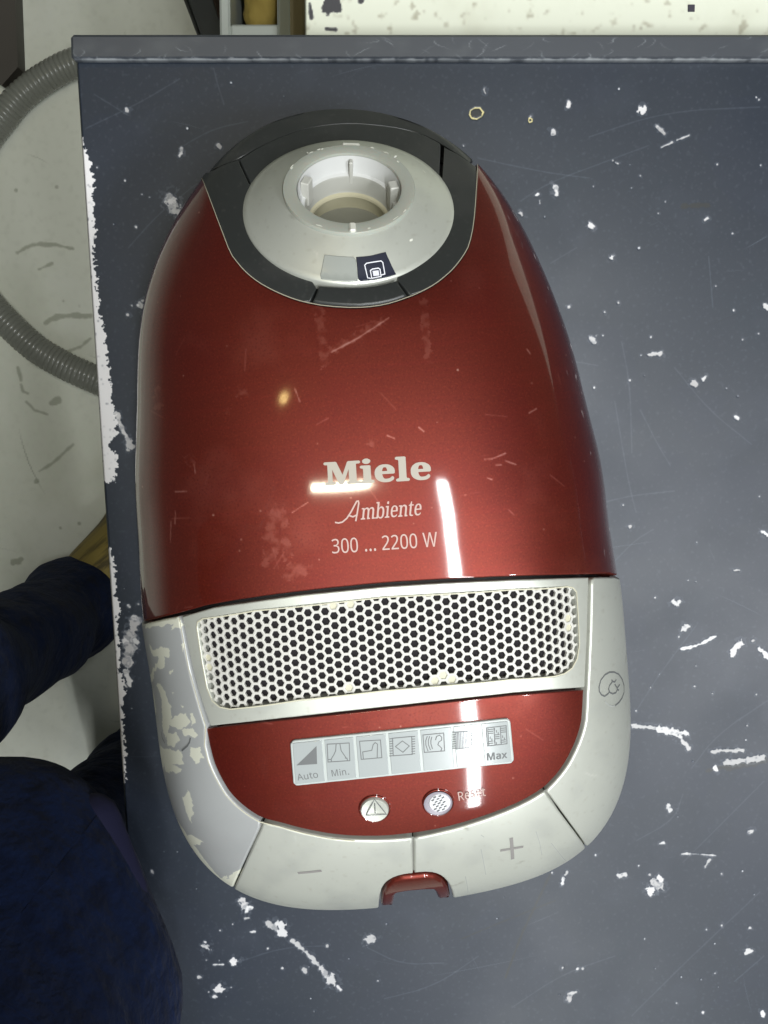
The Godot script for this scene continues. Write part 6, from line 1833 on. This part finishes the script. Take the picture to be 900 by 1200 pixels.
func bench_scratches() -> Array:
	return [[7, 3779, 4398, 3788, 4382, 3807, 4350, 3835, 4303, 3872, 4239, 3915, 4170, 3964, 4097, 4018, 4018, 4077, 3935, 4122, 3872, 4152, 3831, 4167, 3810],
		[6, 2954, 1019, 2964, 1012, 2985, 998, 3016, 978, 3057, 951, 3104, 925, 3159, 899, 3221, 873, 3289, 847, 3364, 820, 3446, 790, 3534, 757, 3630, 722, 3701, 696, 3749, 679, 3773, 670],
		[6, 2676, 750, 2704, 756, 2759, 767, 2841, 785, 2951, 807, 3051, 826, 3141, 842, 3220, 853, 3289, 862, 3341, 868, 3375, 872, 3393, 874],
		[6, 3153, 1414, 3318, 1316],
		[8, 155, 564, 176, 555, 217, 536, 279, 508, 362, 471, 442, 433, 518, 395, 591, 356, 660, 316, 711, 287, 746, 267, 763, 257],
		[6, 783, 670, 795, 664, 819, 650, 855, 630, 904, 604, 954, 581, 1006, 563, 1059, 548, 1114, 537, 1155, 529, 1182, 524, 1196, 521],
		[6, 3589, 2308, 3595, 2340, 3607, 2403, 3625, 2497, 3649, 2624, 3670, 2733, 3690, 2825, 3708, 2900, 3723, 2957, 3735, 3000, 3743, 3028, 3747, 3042],
		[9, 3625, 1919, 3629, 1936, 3637, 1971, 3648, 2023, 3664, 2092, 3677, 2172, 3687, 2263, 3695, 2364, 3701, 2476, 3705, 2561, 3708, 2617, 3709, 2645],
		[6, 3759, 2364, 3766, 2378, 3781, 2406, 3803, 2448, 3832, 2504, 3860, 2555, 3886, 2601, 3910, 2642, 3932, 2677, 3949, 2703, 3960, 2721, 3965, 2730],
		[6, 3444, 3560, 3462, 3540, 3497, 3500, 3549, 3441, 3619, 3361, 3680, 3297, 3732, 3246, 3775, 3211, 3811, 3189, 3837, 3173, 3854, 3162, 3863, 3157],
		[7, 4166, 4797, 4177, 4782, 4198, 4753, 4229, 4708, 4271, 4648, 4324, 4588, 4387, 4529, 4461, 4469, 4546, 4410, 4609, 4365, 4652, 4336, 4673, 4321],
		[6, 4127, 5463, 4145, 5444, 4180, 5406, 4234, 5349, 4305, 5273, 4374, 5199, 4441, 5127, 4506, 5057, 4569, 4989, 4617, 4938, 4648, 4904, 4664, 4888],
		[8, 3801, 6579, 3822, 6555, 3866, 6508, 3931, 6438, 4018, 6344, 4115, 6240, 4223, 6127, 4342, 6005, 4471, 5874, 4567, 5775, 4631, 5710, 4663, 5677],
		[6, 2965, 6516, 2987, 6500, 3032, 6469, 3098, 6422, 3186, 6359, 3275, 6305, 3363, 6258, 3451, 6219, 3540, 6188, 3606, 6164, 3650, 6149, 3672, 6141],
		[6, 2072, 6453, 2094, 6447, 2139, 6436, 2206, 6418, 2295, 6395, 2380, 6363, 2462, 6324, 2539, 6277, 2613, 6223, 2669, 6182, 2705, 6155, 2724, 6141],
		[6, 410, 1316, 423, 1303, 448, 1275, 485, 1235, 535, 1181, 588, 1128, 644, 1078, 704, 1029, 766, 982, 814, 946, 845, 923, 861, 911],
		[6, 3976, 2085, 3990, 2103, 4019, 2137, 4063, 2190, 4121, 2259, 4183, 2326, 4248, 2389, 4317, 2448, 4389, 2504, 4443, 2546, 4479, 2575, 4497, 2589],
		[6, 3388, 617, 3418, 607, 3479, 587, 3571, 557, 3694, 517, 3823, 486, 3959, 463, 4102, 448, 4252, 441, 4365, 436, 4440, 433, 4477, 431],
		[6, 3219, 2030, 3472, 2074],
		[9, 3490, 2985, 3504, 2982, 3532, 2975, 3575, 2964, 3631, 2950, 3691, 2937, 3754, 2927, 3822, 2918, 3892, 2911, 3945, 2905, 3981, 2902, 3998, 2900],
		[6, 4178, 1371, 4216, 1699],
		[6, 215, 352, 431, 484],
		[5, 1953, 6079, 1968, 6087, 1998, 6102, 2042, 6125, 2102, 6157, 2165, 6179, 2231, 6193, 2302, 6199, 2376, 6195, 2431, 6193, 2468, 6192, 2487, 6191],
		[6, 1004, 6203, 1027, 6195, 1071, 6180, 1138, 6157, 1228, 6125, 1313, 6101, 1395, 6084, 1472, 6074, 1546, 6071, 1602, 6069, 1639, 6067, 1658, 6066],
		[6, 3800, 5311, 3817, 5301, 3849, 5282, 3898, 5254, 3963, 5216, 4015, 5176, 4054, 5134, 4080, 5091, 4093, 5046, 4103, 5012, 4110, 4989, 4113, 4978],
		[6, 4508, 6328, 4709, 6141],
		[7, 982, 194, 984, 201, 987, 214, 992, 233, 998, 260, 1005, 287, 1013, 314, 1022, 343, 1031, 372, 1038, 394, 1042, 408, 1044, 415]]

func floor_scuffs() -> Array:
	return [[46, 4683, 4864, 4798, 4787, 4967, 4743, 5190, 4754, 5413, 4809], [57, 5012, 5771, 5161, 5693, 5388, 5660, 5612, 5682], [34, 5317, 6140, 5489, 6073, 5604, 5972], [34, 4669, 6578, 4700, 6668, 4756, 6691], [68, 5069, 6826, 5162, 6781], [28, 4869, 7736, 5044, 7633, 5337, 7371], [57, 4842, 7863], [34, 4956, 5073, 5127, 4996], [28, 4729, 6804, 4839, 6917, 5008, 6973], [34, 5132, 8496], [34, 5387, 8438], [34, 4631, 6353, 4671, 6522], [80, 4483, 8984, 4600, 8926], [34, 4689, 4055]]

func hose_path() -> PackedVector2Array:
	return tenths([-2976, -5091, -3355, -5081, -3790, -5008, -4008, -4945, -4228, -4840, -4450, -4704, -4673, -4526, -4877, -4294, -5151, -3955, -5432, -3476, -5552, -2940, -5431, -2400, -5159, -1998, -4860, -1669, -4559, -1395, -4319, -1240, -4067, -1108, -3792, -986, -3350, -787, -2907, -609])
